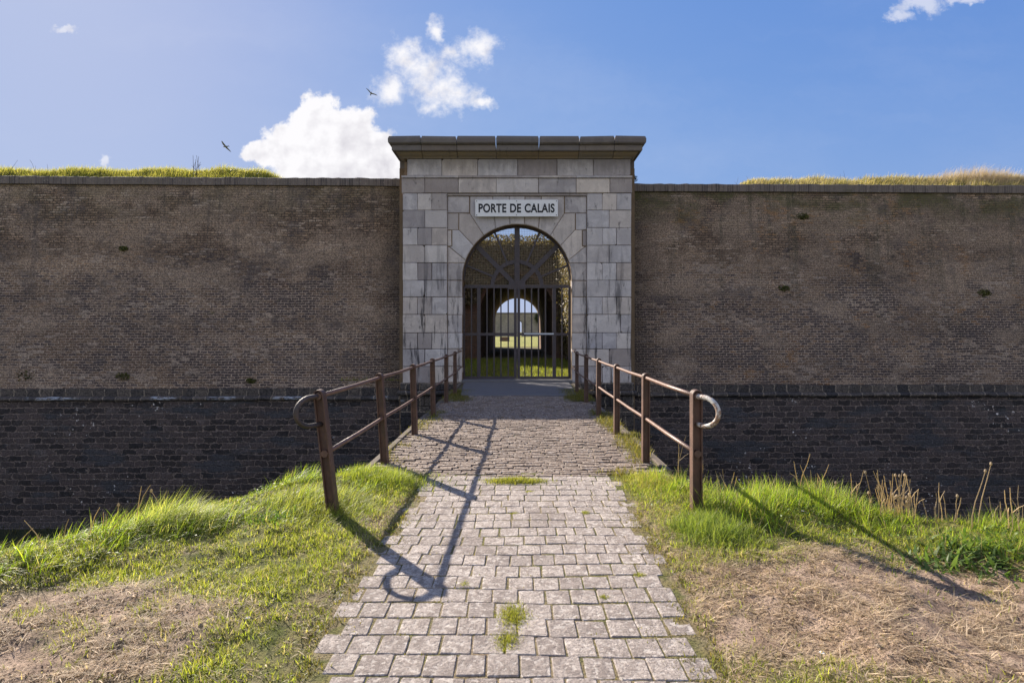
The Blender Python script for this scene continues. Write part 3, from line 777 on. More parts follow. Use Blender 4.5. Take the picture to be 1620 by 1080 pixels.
for px_ in (x0+.045, (x0+x1)/2, x1-.045):
    for pz_ in (z0+.045, z1-.045):
        s1 = MB(); s1.tube([(px_, 17.955, pz_), (px_, 17.945, pz_)], .014, 8); P_(s1.build('screw', 'screw'), sg_)

# ------------------------------------------------------------------ iron gate  (plane y=18.42, 48.9 px/m)
GY = 18.42; K = 900/GY
def gX(px): return (px-818)/K
def gZ(py): return 1.6+(525-py)/K
gt = thing('iron_gate', 'dark iron double gate with sunburst fanlight closing the stone arch', 'gate', loc=(0, GY, .09))
def bar(mb, p, q, w, d=.03):    # flat bar in the gate plane
    p = Vector((p[0], GY, p[1])); q = Vector((q[0], GY, q[1])); t = (q-p).normalized(); nn = Vector((-t.z, 0, t.x))*w/2
    vs = []
    for yv in (-d/2, d/2):
        for b_, s1 in ((p, -1), (q, -1), (q, 1), (p, 1)): vs.append(b_ + nn*s1 + Vector((0, yv, 0)))
    mb.add(vs, [(0,1,2,3),(7,6,5,4),(0,4,5,1),(1,5,6,2),(2,6,7,3),(3,7,4,0)])
ztr = gZ(453); zmid = gZ(528.5); zbot = gZ(597); hwg = RA-.03
for sgn in (-1, 1):
    leaf = MB()
    bar(leaf, (sgn*hwg, .1), (sgn*hwg, ztr), .05, .05)
    lf = P_(leaf.build('gate_leaf', 'gate_steel'), gt)
    b_ = MB(); bar(b_, (sgn*.055, .1), (sgn*.055, ztr), .09, .045); o = b_.build('meeting_stile', 'gate_steel'); o.parent = lf
    for nm, zz, w, d in (('top_rail', ztr-.005, .10, .051), ('middle_rail', zmid, .085, .05), ('bottom_rail', zbot, .07, .05)):
        b_ = MB(); bar(b_, (sgn*.1, zz), (sgn*(hwg-.02), zz), w, d); o = b_.build(nm, 'gate_steel'); o.parent = lf
    bx = [746,757.5,770.5,781.6,792.5,804] if sgn < 0 else [830.4,841,852,863,876.8,889,900]
    for k, b0 in enumerate(bx):
        thick = b0 in (757.5, 876.8)
        b_ = MB(); bar(b_, (gX(b0), .11), (gX(b0), ztr-.05), .115 if thick else .042, .04 if thick else .024)
        o = b_.build('stile' if thick else 'bar', 'gate_steel'); o.parent = lf
tp = MB(); tp.box((gX(829), GY-.04, zmid-.012), (gX(876), GY-.027, zmid+.035), bev=.003); o = P_(tp.build('pale_strip', 'strip_pale'), gt); o['label'] = 'pale strip along the middle rail of the right leaf'
fan = MB(); bar(fan, (0, ztr-.06), (0, ZC+RA-.04), .17, .055)
bar(fan, (gX(805), ztr+.03), (gX(831), ztr+.03), .24, .04)
fo = P_(fan.build('fanlight', 'gate_steel'), gt)
fr = MB(); n_ = 40
for k in range(n_):
    a0 = math.pi*k/n_; a1 = math.pi*(k+1)/n_; rr = RA-.03
    bar(fr, (rr*math.cos(a0), ZC+rr*math.sin(a0)), (rr*math.cos(a1), ZC+rr*math.sin(a1)), .05, .06)
o = fr.build('outer_ring', 'gate_steel'); o.parent = fo
fr = MB(); cz = ztr
for k in range(20):
    a0 = math.pi*k/20; a1 = math.pi*(k+1)/20; rr = .80
    bar(fr, (rr*math.cos(a0), cz+rr*math.sin(a0)), (rr*math.cos(a1), cz+rr*math.sin(a1)), .13, .035)
o = fr.build('inner_ring', 'gate_steel'); o.parent = fo
def ray(a):   # length to the outer ring from (0,cz)
    dx, dz = math.cos(a), math.sin(a); oz = cz-ZC; b_ = oz*dz; return -b_+math.sqrt(b_*b_-oz*oz+(RA-.04)**2)
for deg, w, r0 in ((22.5,.06,.8),(45,.15,.18),(67.5,.06,.8),(112.5,.06,.8),(135,.15,.18),(157.5,.06,.8)):
    a = R(deg); L = ray(a); b_ = MB(); bar(b_, (r0*math.cos(a), cz+r0*math.sin(a)), (L*math.cos(a), cz+L*math.sin(a)), w, .03 if w < .1 else .037)
    o = b_.build('spoke', 'gate_steel'); o.parent = fo
net = MB(); stp = .052; yN = GY+.03; q = -RA+.06
def thinx(a, b, z): net.add([(a,yN,z-.003),(b,yN,z-.003),(b,yN,z+.003),(a,yN,z+.003),(a,yN+.005,z-.003),(b,yN+.005,z-.003),(b,yN+.005,z+.003),(a,yN+.005,z+.003)], [(0,1,2,3),(7,6,5,4),(0,4,5,1),(2,6,7,3)])
def thinz(x, a, b): net.add([(x-.003,yN+.006,a),(x+.003,yN+.006,a),(x+.003,yN+.006,b),(x-.003,yN+.006,b),(x-.003,yN+.011,a),(x+.003,yN+.011,a),(x+.003,yN+.011,b),(x-.003,yN+.011,b)], [(0,1,2,3),(7,6,5,4),(1,5,6,2),(3,7,4,0)])
while q < RA-.05:
    thinz(q, ztr, ZC+math.sqrt((RA-.04)**2-q*q)); q += stp
q = ztr+.05
while q < ZC+RA-.05:
    h = math.sqrt(max((RA-.04)**2-max(q-ZC,0)**2, 0)); thinx(-h, h, q); q += stp
o = net.build('netting', 'net_wire'); o.parent = fo

# ------------------------------------------------------------------ railings
def railing(sgn, label, leanf, loopmat):
    root = thing('railing', label, 'railing', 'steel railings flanking the bridge', loc=(sgn*1.55, 4.95, 0))
    X0 = 1.555 if sgn > 0 else 1.60
    posts = []
    for k in range(6):
        Yk = 4.95+1.97*k; lean = leanf[k]; x = sgn*X0 + random.uniform(-.008, .008)
        if sgn < 0 and k == 5: Yk -= .1
        posts.append((x, Yk, lean))
        w = .043; H = 1.10; zc = H-w; base = float(ground(x, Yk))-.15 if k == 0 else -.05
        outer = [(-w, base), (-w, zc)] + [(-w*math.cos(math.pi*i/10), zc+w*math.sin(math.pi*i/10)) for i in range(1, 10)] + [(w, zc), (w, base)]
        inn = [(a*(w-.011)/w, zc+(b-zc)*(w-.011)/w if b > zc else b) for a, b in outer]
        mb = MB(); dp = .045; n = len(outer)
        def T(a, b, yv): 
            tt = (b)/H; return (x+a+lean*tt, Yk+yv+.006*k*0, b)
        vs = [T(a,b,-dp) for a,b in outer]+[T(a,b,-dp) for a,b in inn]+[T(a,b,dp) for a,b in outer]+[T(a,b,dp) for a,b in inn]
        fs = []
        for i in range(n-1):
            fs += [(i,i+1,n+i+1,n+i), (2*n+i,3*n+i,3*n+i+1,2*n+i+1), (i,2*n+i,2*n+i+1,i+1), (n+i,n+i+1,3*n+i+1,3*n+i)]
        mb.add(vs, fs)
        ws = [T(a,b,-.012) for a,b in inn]+[T(a,b,.0) for a,b in inn]
        mb.add(ws, [tuple(range(n)), tuple(reversed(range(n,2*n)))])
        # collars where the rails pass
        for zr in (1.045, .55):
            mb.tube([(x+lean*zr/H, Yk-.052, zr), (x+lean*zr/H, Yk+.052, zr)], .031, 14)
        P_(mb.build('post', 'rusty_steel'), root)
    for nm, zr in (('top_rail', 1.045), ('lower_rail', .55)):
        mb = MB(); pts = []
        for i, (x, Yk, lean) in enumerate(posts):
            xx = x+lean*zr/1.1
            if i: 
                px_, py_, pl_ = posts[i-1]; pts.append(((px_+pl_*zr/1.1+xx)/2, (py_+Yk)/2, zr-.006))
            pts.append((xx, Yk, zr))
        x5 = posts[-1]; pts.append((sgn*1.70, 17.4, zr-.02)); pts.append((sgn*1.86, FY-.005, zr-.02))
        mb.tube(pts, .0205, 12); P_(mb.build(nm, 'rail_steel', smooth=True), root)
    x, Yk, lean = posts[0]; xt = x+lean
    mb = MB(); D1 = Vector((sgn*.52, -.85, 0)).normalized(); pts = []
    zt_, zb_ = 1.045, .80; r_ = (zt_-zb_)/2
    pts += [Vector((xt, Yk+.02, zt_)), Vector((xt, Yk-.04, zt_)) + D1*.0]
    for i in range(13):
        a = math.pi/2 - math.pi*i/12
        pts.append(Vector((xt, Yk-.05, (zt_+zb_)/2)) + D1*(.06+.155*math.cos(a)) + Vector((0,0,r_*math.sin(a))))
    pts.append(Vector((xt-lean*.2, Yk+.0, zb_)))
    mb.tube(pts, .0215, 12); o = P_(mb.build('end_loop', loopmat, smooth=True), root)
    o['label'] = 'rounded end loop with flaking white paint' if sgn > 0 else 'rounded end loop worn to bare grey steel'
    return root, posts
RL, _pl = railing(-1, 'rusty left railing of the bridge, its nearest post leaning outward', [-.125,-.07,-.03,-.02,0,0], 'bare_steel')
RRt, _pr = railing(1, 'brown right railing of the bridge, its end loop flaked white', [0,.004,0,.006,0,0], 'flaked_white_steel')

# ------------------------------------------------------------------ earth rampart, inner passage
def ramp_h(x, y):
    ax = np.abs(x)
    h = 6.72 + np.where(x < 0, sstep(7.9, 10.2, ax)*(.16 + 1.02*sstep(20.3, 22.6, y)), sstep(7.4, 9.4, ax)*(.06 + .80*sstep(20.3, 22.6, y))) + (fbm(x, y, .7, 31)-.5)*.34*sstep(8, 10, ax)
    h = h + sstep(15, 19, x)*.05
    h = np.where(ax > 8.0, h*(1-sstep(52, 58.5, y)), h)
    h = np.where(ax < 8.0, np.minimum(h, 6.8), h)
    return np.where((x < -6) & (x > -9.5) & (y > 21), h - 1.6*sstep(-9.5, -7.2, x)*sstep(21, 22, y), h)
def rampart(x0, x1, y0, y1, nm='earth_rampart'):
    def spaced(a, b):
        q = [a]; 
        while q[-1] < b-.01: q.append(min(b, q[-1]+(.3 if abs(q[-1]) < 26 else 4)))
        return np.array(q)
    xs = spaced(x0, x1); ys = np.concatenate([np.arange(y0, min(y1, 26), .3), np.arange(max(26, y0), y1, 1.0), [y1]])
    A_, B_ = np.meshgrid(xs, ys); H = ramp_h(A_, B_); H = np.maximum(H, -.1)
    V = np.stack([A_, B_, H], -1).reshape(-1, 3); nx = len(xs); ny = len(ys); idx = np.arange(nx*ny).reshape(ny, nx)
    F = np.stack([idx[:-1,:-1], idx[:-1,1:], idx[1:,1:], idx[1:,:-1]], -1).reshape(-1, 4)
    o = npmesh(nm, V, F, 'field_grass', smooth=True); tag(o, kind='structure'); return o
rampart(-90, -6.3, 20.4, 60); rampart(3.1, 90, 20.4, 60); rampart(-6.3, 3.1, 34.6, 57)
inn = thing('tunnel_building', 'brick casemate with vaulted tunnel seen through the iron gate', 'building', loc=(0, 34, 0))
TH, TZ = 2.2, 2.8
mb = MB(); hw = 6.3
prf = [(-6.3,-.3),(-6.3,7.05),(3.1,7.05),(3.1,-.3),(TH,-.3)] + [(TH*math.cos(math.pi*k/28), TZ+TH*math.sin(math.pi*k/28)) for k in range(29)] + [(-TH,-.3)]
extrude_y(mb, prf, 34.0, 34.6); P_(mb.build('facade', 'inner_brick'), inn)
mb = MB(); ap_ = [(TH,-.3)] + [(TH*math.cos(math.pi*k/28), TZ+TH*math.sin(math.pi*k/28)) for k in range(29)] + [(-TH,-.3)]
ou = [(a*1.25, -.3 if b < 0 else TZ+(b-TZ)*1.2) for a, b in ap_]; n = len(ap_); vs = []
for yv in (34.6, 57.0):
    vs += [(a, yv, b) for a, b in ap_] + [(a, yv, b) for a, b in ou]
fs = []
for i in range(n-1): fs += [(i, 2*n+i, 2*n+i+1, i+1), (n+i, n+i+1, 3*n+i+1, 3*n+i), (2*n+i, 3*n+i, 3*n+i+1, 2*n+i+1)]
mb.add(vs, fs); P_(mb.build('vault', 'inner_brick'), inn)
mb = MB(); extrude_y(mb, [(-8.2,-.3),(-8.2,7.0),(8.2,7.0),(8.2,-.3),(TH,-.3)] + ap_[1:-1] + [(-TH,-.3)], 57.0, 57.6); P_(mb.build('rear_facade', 'inner_brick'), inn)
fl = MB(); fl.box((-TH-.1, 33.8, -.1), (TH+.1, 57.3, .035)); P_(fl.build('tunnel_floor', 'joint_soil'), inn)
rw = thing('retaining_wall', 'brick side wall in the cutting behind the gate, bare and in shadow at left', 'wall', loc=(-6.3, 27, 0))
mb = MB(); mb.box((-6.7, 20.55, -.3), (-6.0, 33.99, 5.2)); P_(mb.build('wall_face', 'inner_brick'), rw)
rw2 = thing('retaining_wall', 'brick side wall behind the gate carrying sunlit ivy at right', 'wall', loc=(3.1, 27, 0))
mb = MB(); mb.box((2.9, 20.55, -.3), (3.5, 33.99, 6.75)); P_(mb.build('wall_face', 'inner_brick'), rw2)
# far curtain wall beyond the parade ground
fw = thing('distant_wall', 'far pale fortress wall with small dark archway seen through the tunnel', 'wall', loc=(0, 200, 0))
mb = MB(); aa = .8; c0 = .9
prf = [(-60,-.5),(-60,8.0),(60,8.0),(60,-.5),(c0+aa,-.5)] + [(c0+aa*math.cos(math.pi*k/14), 4.8+aa*math.sin(math.pi*k/14)) for k in range(15)] + [(c0-aa,-.5)]
extrude_y(mb, prf, 200, 214); P_(mb.build('wall_face', 'far_masonry'), fw)
mb = MB(); mb.box((-60, 199.8, 8.003), (60, 214, 8.4)); P_(mb.build('coping', 'coping_brick'), fw)
mb = MB(); mb.box((-2.9, 96, 0), (-1.3, 98, .75), bev=.05); o = mb.build('stone_block', 'inner_brick'); tag(o, 'low reddish masonry block on the lit grass beyond the tunnel', 'block')
fg = np.array([[-400,60,.03],[400,60,.03],[400,420,.03],[-400,420,.03]]); o = npmesh('parade_ground', fg, [[0,1,2,3]], 'field_grass'); tag(o, kind='structure')

# ------------------------------------------------------------------ blades
def blades(name, base, L, az, lean, wid, colr, mat, curve=1.0, seg=3, kind='stuff', tipc=None, parent=None):
    """base (n,3); L length; az lean azimuth; lean 0 upright..1 flat; colr (n,3)"""
    n = len(base); ts = np.linspace(0, 1, seg+1); ca, sa = np.cos(az), np.sin(az)
    wa = az + np.pi/2 + rng.normal(0, .5, n); wx, wy = np.cos(wa)*wid/2, np.sin(wa)*wid/2
    rows_ = []; cols = []
    for t in ts:
        ang = lean*np.pi/2*(1-curve*.5 + curve*t*.9)
        if t == 0: hx = np.zeros(n); hz = np.zeros(n); px_, pz_ = hx, hz
        else:
            px_ = px_ + np.sin(ang)*L/seg; pz_ = pz_ + np.cos(ang)*L/seg
        w = (1-t)**.6 if t < 1 else 0.04
        c = np.stack([base[:,0]+ca*px_, base[:,1]+sa*px_, base[:,2]+pz_], -1)
        o_ = np.stack([wx*w, wy*w, np.zeros(n)], -1)
        rows_ += [c-o_, c+o_]
        k = .75+.35*t
        cc = colr*k if tipc is None else colr*(1-t*t)*k + tipc*t*t
        cols += [cc, cc]
    V = np.stack(rows_, 1).reshape(-1, 3); C_ = np.stack(cols, 1).reshape(-1, 3)
    m_ = 2*(seg+1); b0 = np.arange(n)[:, None]*m_; F = []
    for k in range(seg): F.append(np.stack([b0[:,0]+2*k, b0[:,0]+2*k+1, b0[:,0]+2*k+3, b0[:,0]+2*k+2], -1))
    o = npmesh(name, V, np.concatenate(F), mat, C_, parent=parent, smooth=False)
    if kind: o['kind'] = kind
    return o
def gcol(n, a, b, j=.25):
    t = rng.random((n, 1)); c = np.array(a)*(1-t)+np.array(b)*t; return c*(1+rng.normal(0, j, (n, 1))).clip(.4, 1.8)
def scatter(n, x0, x1, y0, y1):
    return rng.uniform(x0, x1, n), rng.uniform(y0, y1, n)
# ridge: long lush grass
x, y = scatter(330000, -4.6, 4.6, 2.0, 7.0)
s = y-edge(x); gg = green(x, y); off = -on_path(x, y)
tuft = fbm(x, y, 3.2, 41); tf2 = fbm(x, y, 9, 43)
bridgez = (y > 6.3) & (np.abs(x) < 1.82)
ridge = sstep(-1.25, -.45, s)*(s < .7)
dens = ridge*np.clip(gg*1.2, 0, 1)*sstep(.34, .5, tuft*.6+tf2*.4)*(off > .03)
hgt = np.clip(.05+.16*sstep(.4, .7, tuft)*sstep(0, .5, off), .03, .25)
k = (rng.random(len(x)) < dens*.62) & ~bridgez & (np.abs(x) < .95*y+.5)
x1, y1, h1 = x[k], y[k], hgt[k]; n = len(x1); z1 = ground(x1, y1)
left_ = x1 < 0
az = np.where(left_, rng.normal(.45, .9, n), rng.normal(.4, 1.6, n)); ln = np.where(left_, rng.uniform(.25, .85, n), rng.uniform(.1, .7, n))
c = gcol(n, (.14,.24,.015), (.38,.44,.05), .35); dry = rng.random(n) < np.where(left_, .10, .16); c[dry] = gcol(dry.sum(), (.30,.24,.12), (.40,.33,.18), .15)
blades('grass', np.stack([x1, y1, z1-.01], -1), h1*rng.uniform(.6, 1.35, n), az, ln, rng.uniform(.003, .0062, n), c, 'grass_blade')
# short turf
x, y = scatter(900000, -4.6, 4.6, 1.7, 6.6); off = -on_path(x, y); gg = green(x, y); s = y-edge(x)
tuft = fbm(x, y, 4, 51); tf2 = fbm(x, y, 14, 53)
k = (rng.random(len(x)) < np.clip(gg*1.1, 0.02, 1)*sstep(.34, .52, tuft*.5+tf2*.5)*.62) & (off > -.02) & (s < .6) & (np.abs(x) < .95*y+.4)
x1, y1 = x[k], y[k]; n = len(x1)
c = gcol(n, (.17,.225,.022), (.38,.38,.065), .3); yel = rng.random(n) < .25*(1-gg[k])+.1; c[yel] = gcol(yel.sum(), (.40,.32,.18), (.54,.44,.28), .15)
blades('turf', np.stack([x1, y1, ground(x1, y1)-.006], -1), rng.uniform(.012, .050, n)*(.35+1.6*tuft[k]), rng.uniform(0, 6.28, n), rng.uniform(.15, .85, n), rng.uniform(.003, .006, n), c, 'grass_blade', seg=2)
# straw / thatch lying on the ground
x, y = scatter(420000, -4.2, 4.4, 1.7, 5.8); off = -on_path(x, y); gg = green(x, y); s = y-edge(x); cl = fbm(x, y, 5, 61); clm = fbm(x, y, 2.2, 63)
k = (rng.random(len(x)) < np.clip(1.15-gg*1.15, .05, 1)*sstep(.35, .55, cl)*.6) & (off > -.01) & (s < .1) & (np.abs(x) < .95*y+.4)
x1, y1 = x[k], y[k]; n = len(x1)
c = gcol(n, (.28,.20,.14), (.82,.66,.49), .32); az0 = np.pi*2*fbm(x1, y1, 1.5, 71)*1.5
blades('dead_grass', np.stack([x1, y1, ground(x1, y1)+rng.uniform(-.002, .02, n)*sstep(.45,.7,clm[k])], -1), rng.uniform(.02, .085, n)*(1+.9*(rng.random(n) < .10)), az0+rng.normal(0, 1.2, n), rng.uniform(.70, 1.04, n), rng.uniform(.0022, .0068, n), c, 'straw', curve=.15, seg=2)
x, y = scatter(60000, -4.4, 4.4, 2.4, 6.6); s = y-edge(x); off = -on_path(x, y)
k = (fbm(x, y, 2.6, 67) > .54) & (rng.random(len(x)) < sstep(-1.5, -.5, s)*green(x, y)*.8) & (s < .2) & (off > .1); x1, y1 = x[k], y[k]; n = len(x1)
broad = (np.stack([x1, y1, ground(x1, y1)+rng.uniform(.01, .07, n)], -1), n)
x, y = scatter(5200, -4, 4.2, 2.0, 5.2); off = -on_path(x, y); gg = green(x, y); k = (off > .03) & (gg < .45) & (y-edge(x) < -.2); x1, y1 = x[k], y[k]; n = len(x1)
pb = MB()
for q in range(n):
    r_ = random.uniform(.003, .009)*(2.2 if random.random() < .04 else 1); zq = float(ground(x1[q], y1[q])); a0 = random.random()*6; tt_ = random.uniform(.2, .5)
    ring_ = [(x1[q]+r_*math.cos(a0+i_*1.2566)*random.uniform(.7, 1.2), y1[q]+r_*math.sin(a0+i_*1.2566)*random.uniform(.7, 1.2)) for i_ in range(5)]
    pb.add([(a_, b_, zq-.002) for a_, b_ in ring_]+[(x1[q], y1[q], zq+r_*.8)], [(i_, (i_+1) % 5, 5) for i_ in range(5)], (tt_, tt_*.82, tt_*.68))
o = pb.build('gravel', 'straw'); o['kind'] = 'stuff'
# bank of the ditch, moat floor
x, y = scatter(60000, -22, 22, 2.5, 18.3); s = y-edge(x)
k = (s > .5) & ~((y > 6.3) & (np.abs(x) < 1.85)) & (fbm(x, y, .8, 77) > .42); x1, y1 = x[k], y[k]; n = len(x1)
c = gcol(n, (.05,.065,.018), (.16,.13,.07), .3)
blades('ditch_grass', np.stack([x1, y1, ground(x1, y1)-.02], -1), rng.uniform(.10, .32, n), rng.uniform(0, 6.28, n), rng.uniform(.1, .9, n), rng.uniform(.01, .022, n), c, 'grass_blade', seg=2)
# rampart grass, left lush low, right drier
x = rng.uniform(-26, 26, 150000); y = rng.uniform(20.45, 23.2, 150000); ax = np.abs(x)
k = (ax > 7.6) & (fbm(x, y, .9, 81) > .3); x1, y1 = x[k], y[k]; n = len(x1); lt_ = x1 < 0
c = np.where(lt_[:, None], gcol(n, (.15,.17,.03), (.40,.34,.12), .35), gcol(n, (.17,.17,.05), (.50,.38,.22), .35))
hl = rng.uniform(.05, .26, n)*(.3+1.3*fbm(x1, y1, 1.6, 83))*sstep(8.0, 9.4, np.abs(x1))
blades('rampart_grass', np.stack([x1, y1, ramp_h(x1, y1)-.02], -1), hl+.05, rng.normal(.2, 1.0, n), rng.uniform(.1, .8, n), rng.uniform(.008, .018, n), c, 'grass_blade', seg=2)
# tall pale grass clumps on the right rampart
def clump(name, label, cat, cx, cy, rx, ry, n, l0, l1, c0, c1, lean=(.1,.5), az=(.2,.8), w=(.004,.009), mat='straw', zf=ground, grp=None, seg=3, curve=1.0):
    xx = rng.normal(cx, rx, n); yy = rng.normal(cy, ry, n); zz = zf(xx, yy); b0 = float(zf(np.array([cx]), np.array([cy]))[0])
    root_loc = (cx, cy, b0)
    base = np.stack([xx-cx, yy-cy, zz-b0-.01], -1)
    r_ = np.hypot((xx-cx)/max(rx,1e-3), (yy-cy)/max(ry,1e-3)); fall = np.clip(1.25-.3*r_, .35, 1.2)
    o = blades(name, base, rng.uniform(l0, l1, n)*fall, rng.normal(az[0], az[1], n), rng.uniform(lean[0], lean[1], n), rng.uniform(w[0], w[1], n), gcol(n, c0, c1, .2), mat, kind=None, seg=seg, curve=curve)
    o.location = root_loc; tag(o, label, cat, grp); return o
clump('tall_grass', 'large pale feathery dry grass clump on top of the right wall', 'grass clump', 17.6, 21.7, 1.0, .45, 4200, .30, .75, (.50,.38,.25), (.66,.52,.36), (.15,.6), (.3,.6), (.005,.011), zf=ramp_h)
for i_, (cx, lb, hh) in enumerate(((15.2,'small dry grass clump left of the big pale clump on the right wall',.35),(9.0,'dry grass tuft at the gateway end of the right rampart crest',.3),(11.2,'thin straw tuft on the middle of the right rampart crest',.38))):
    clump('dry_grass_tuft', lb, 'grass clump', cx, 21.2, .45, .3, 500, .12, hh, (.36,.29,.15), (.5,.4,.24), (.1,.6), (.3,.8), (.005,.01), zf=ramp_h, grp='dry tufts on the rampart crest')

# stems: dry stalks
def stalks(name, label, spots, h0, h1, mat='straw', col=(.62,.50,.38), zf=ground, heads=.3, r=.0036, bend=.25, grp=None, branch=.25, cat='dead stalks'):
    cx = sum(q[0] for q in spots)/len(spots); cy = sum(q[1] for q in spots)/len(spots)
    cz_ = float(zf(np.array([cx]), np.array([cy]))[0]); mb = MB()
    for (x, y) in spots:
        z = float(zf(np.array([x]), np.array([y]))[0]); h = random.uniform(h0, h1)*(1.35 if zf is ground else 1); a = random.uniform(-.6, 3.8)
        a = random.choice([random.uniform(-.5,.6), random.uniform(2.6,3.6)]); b = random.uniform(.0, bend)*h; kx = random.uniform(-.06, .06)*h
        pts = []
        for k in range(5):
            t = k/4; pts.append((x-cx+math.cos(a)*b*t**1.5+kx*math.sin(t*5), y-cy+math.sin(a)*b*t**1.5*.5, z-cz_-.02+h*t))
        kk_ = random.uniform(.7, 1.25); cc_ = tuple(q*kk_ for q in col)
        mb.tube(pts, [r, r*.95, r*.85, r*.7, r*.5], 5, cc_)
        if random.random() < branch:
            p = Vector(pts[2]); q = p+Vector((random.uniform(-.12,.12)*h*2, random.uniform(-.03,.03), h*random.uniform(.1,.3))); mb.tube([p, (p+q)/2+Vector((0,0,.01)), q], [r*.7, r*.6, r*.4], 4, cc_)
        if random.random() < heads:
            p = Vector(pts[-1]); mb.tube([p-Vector((0,0,.012)), p, p+Vector((0,0,.012)), p+Vector((0,0,.02))], [r*.8, r*3.0, r*2.4, r*.5], 6, tuple(q*.8 for q in cc_))
    o = mb.build(name, mat); o.location = (cx, cy, cz_); tag(o, label, cat, grp); return o
def px2w(px, py, z=0.0):
    D = (1.6-z)*900/(py-525); return ((px-818)*D/900, D)
def row_spots(pxs, dy=.0):
    o = []
    for p in pxs:
        # walk to the ditch edge along the view ray of column p
        q = (p-818)/900; best = None
        for D in np.arange(2.5, 8, .02):
            if D >= edge(q*D): best = D; break
        best = (best or 5) - .02 + random.uniform(-.15, .12) + dy
        o.append((q*best, best))
    return o
GRP = 'dry stalks along the ditch edge'
stalks('dead_stalks', 'three thin dry stalks just right of the near right railing post', row_spots([1068,1078,1092,1112]), .22, .42, grp=GRP, heads=0)
stalks('dead_stalks', 'short broken straw stalks in a bunch between right railing and tall stalk', row_spots([1140,1146,1150,1156,1160,1190]), .12, .26, grp=GRP, heads=0)
stalks('dead_stalks', 'dry stalk patch with one tall leaning stem at centre of right bank', row_spots([1262,1268,1280,1284,1290,1296,1302,1308,1318,1326,1340,1350,1356]), .14, .34, grp=GRP, heads=.2)
stalks('dead_stalks', 'densest thicket of broken tan stalks on the right bank edge', row_spots([random.gauss(1422, 22) for _ in range(46)]), .1, .30, grp=GRP, heads=.3, branch=.5)
stalks('dead_stalks', 'tall pair of stalks with round seed heads against the dark wall', row_spots([1538,1548]), .34, .4, grp=GRP, heads=1, r=.0036)
stalks('dead_stalks', 'thin upright stalks left of the pair with seed heads', row_spots([1466,1478,1484,1490,1500,1508,1516]), .1, .2, grp=GRP, heads=.2)
stalks('dead_stalks', 'fan of dry stalks near the right edge of the picture', row_spots([1570,1576,1582,1586,1592,1600,1606,1612,1618]), .14, .30, grp=GRP, heads=.2)
stalks('dead_stalks', 'slanting dry stalks above the windblown tussock on the left bank', row_spots([135,165,172,185,205,215,236,245,262], -.1), .10, .26, grp=GRP, heads=.3, bend=.7)
stalks('dead_stalks', 'few thin dry stems at the far left end of the bank', row_spots([20,34,60,66,96], -.1), .06, .15, grp=GRP, heads=.1, bend=.7)
clump('grass_tussock', 'long windblown tussock leaning right on the left bank edge', 'grass clump', -2.85, 4.60, .24, .16, 2600, .10, .30, (.18,.27,.03), (.52,.50,.17), (.2,.9), (.35,.7), (.003,.0055), 'grass_blade')
clump('grass_tussock', 'dense green tussock at the foot of the near right railing post', 'grass clump', 1.52, 4.45, .17, .20, 4200, .07, .19, (.12,.19,.03), (.28,.31,.07), (.1,.85), (1.5,2.5), (.003,.006), 'grass_blade')
clump('grass_tussock', 'green grass bulge beside the second left railing post', 'grass clump', -1.42, 6.0, .26, .22, 5200, .06, .17, (.15,.22,.025), (.36,.37,.06), (.1,.75), (.2,1.2), (.003,.006), 'grass_blade')
clump('grass_tussock', 'light green grass mound at the foot of the near left railing post', 'grass clump', -1.75, 5.1, .28, .25, 5200, .06, .18, (.18,.25,.03), (.44,.42,.10), (.2,.85), (.4,.8), (.003,.006), 'grass_blade')
clump('grass_tussock', 'yellowish grass beside the second right railing post', 'grass clump', 1.50, 6.0, .22, .3, 3600, .04, .14, (.2,.23,.03), (.46,.38,.12), (.1,.8), (1,2), (.003,.006), 'grass_blade')
# broadleaf weeds
def leaves(name, label, cat, pts, nrm, size, cols, grp=None, parent=None, kind=None, mat='leaf', loc=(0,0,0)):
    """diamond/oval leaf quads folded a little: pts (n,3)"""
    n = len(pts); a = rng.normal(size=(n,3)); nr = nrm + a*.55; nr /= np.linalg.norm(nr, axis=1, keepdims=True)
    t = np.cross(nr, rng.normal(size=(n,3))); t /= np.linalg.norm(t, axis=1, keepdims=True); b = np.cross(nr, t)
    s = np.asarray(size).reshape(-1, 1)
    V = np.stack([pts-t*s*.9, pts+b*s*.5+nr*s*.12, pts+t*s*1.0, pts-b*s*.5+nr*s*.12], 1).reshape(-1, 3)
    F = np.arange(4*n).reshape(n, 4); C_ = np.repeat(cols, 4, axis=0)
    o = npmesh(name, V-np.array(loc), F, mat, C_, parent=parent); o.location = loc
    tag(o, label, cat, grp, kind); return o
leaves('ground_weeds', None, None, broad[0], np.tile([0,0,1.], (broad[1],1)), rng.uniform(.008, .020, broad[1]), gcol(broad[1], (.10,.17,.03), (.20,.27,.06), .25), kind='stuff')
clump('dock_weed', 'broad green leaves of a weed at the right edge of the bank', 'weed', 3.12, 3.95, .22, .16, 420, .07, .16, (.07,.13,.03), (.14,.20,.06), (.3,.9), (0,3), (.018,.034), 'grass_blade')
clump('dock_weed', 'small broad-leaved weed on the left bank below the tussock', 'weed', -2.0, 4.7, .13, .12, 300, .05, .11, (.07,.14,.03), (.13,.2,.05), (.3,.9), (0,3), (.012,.024), 'grass_blade')
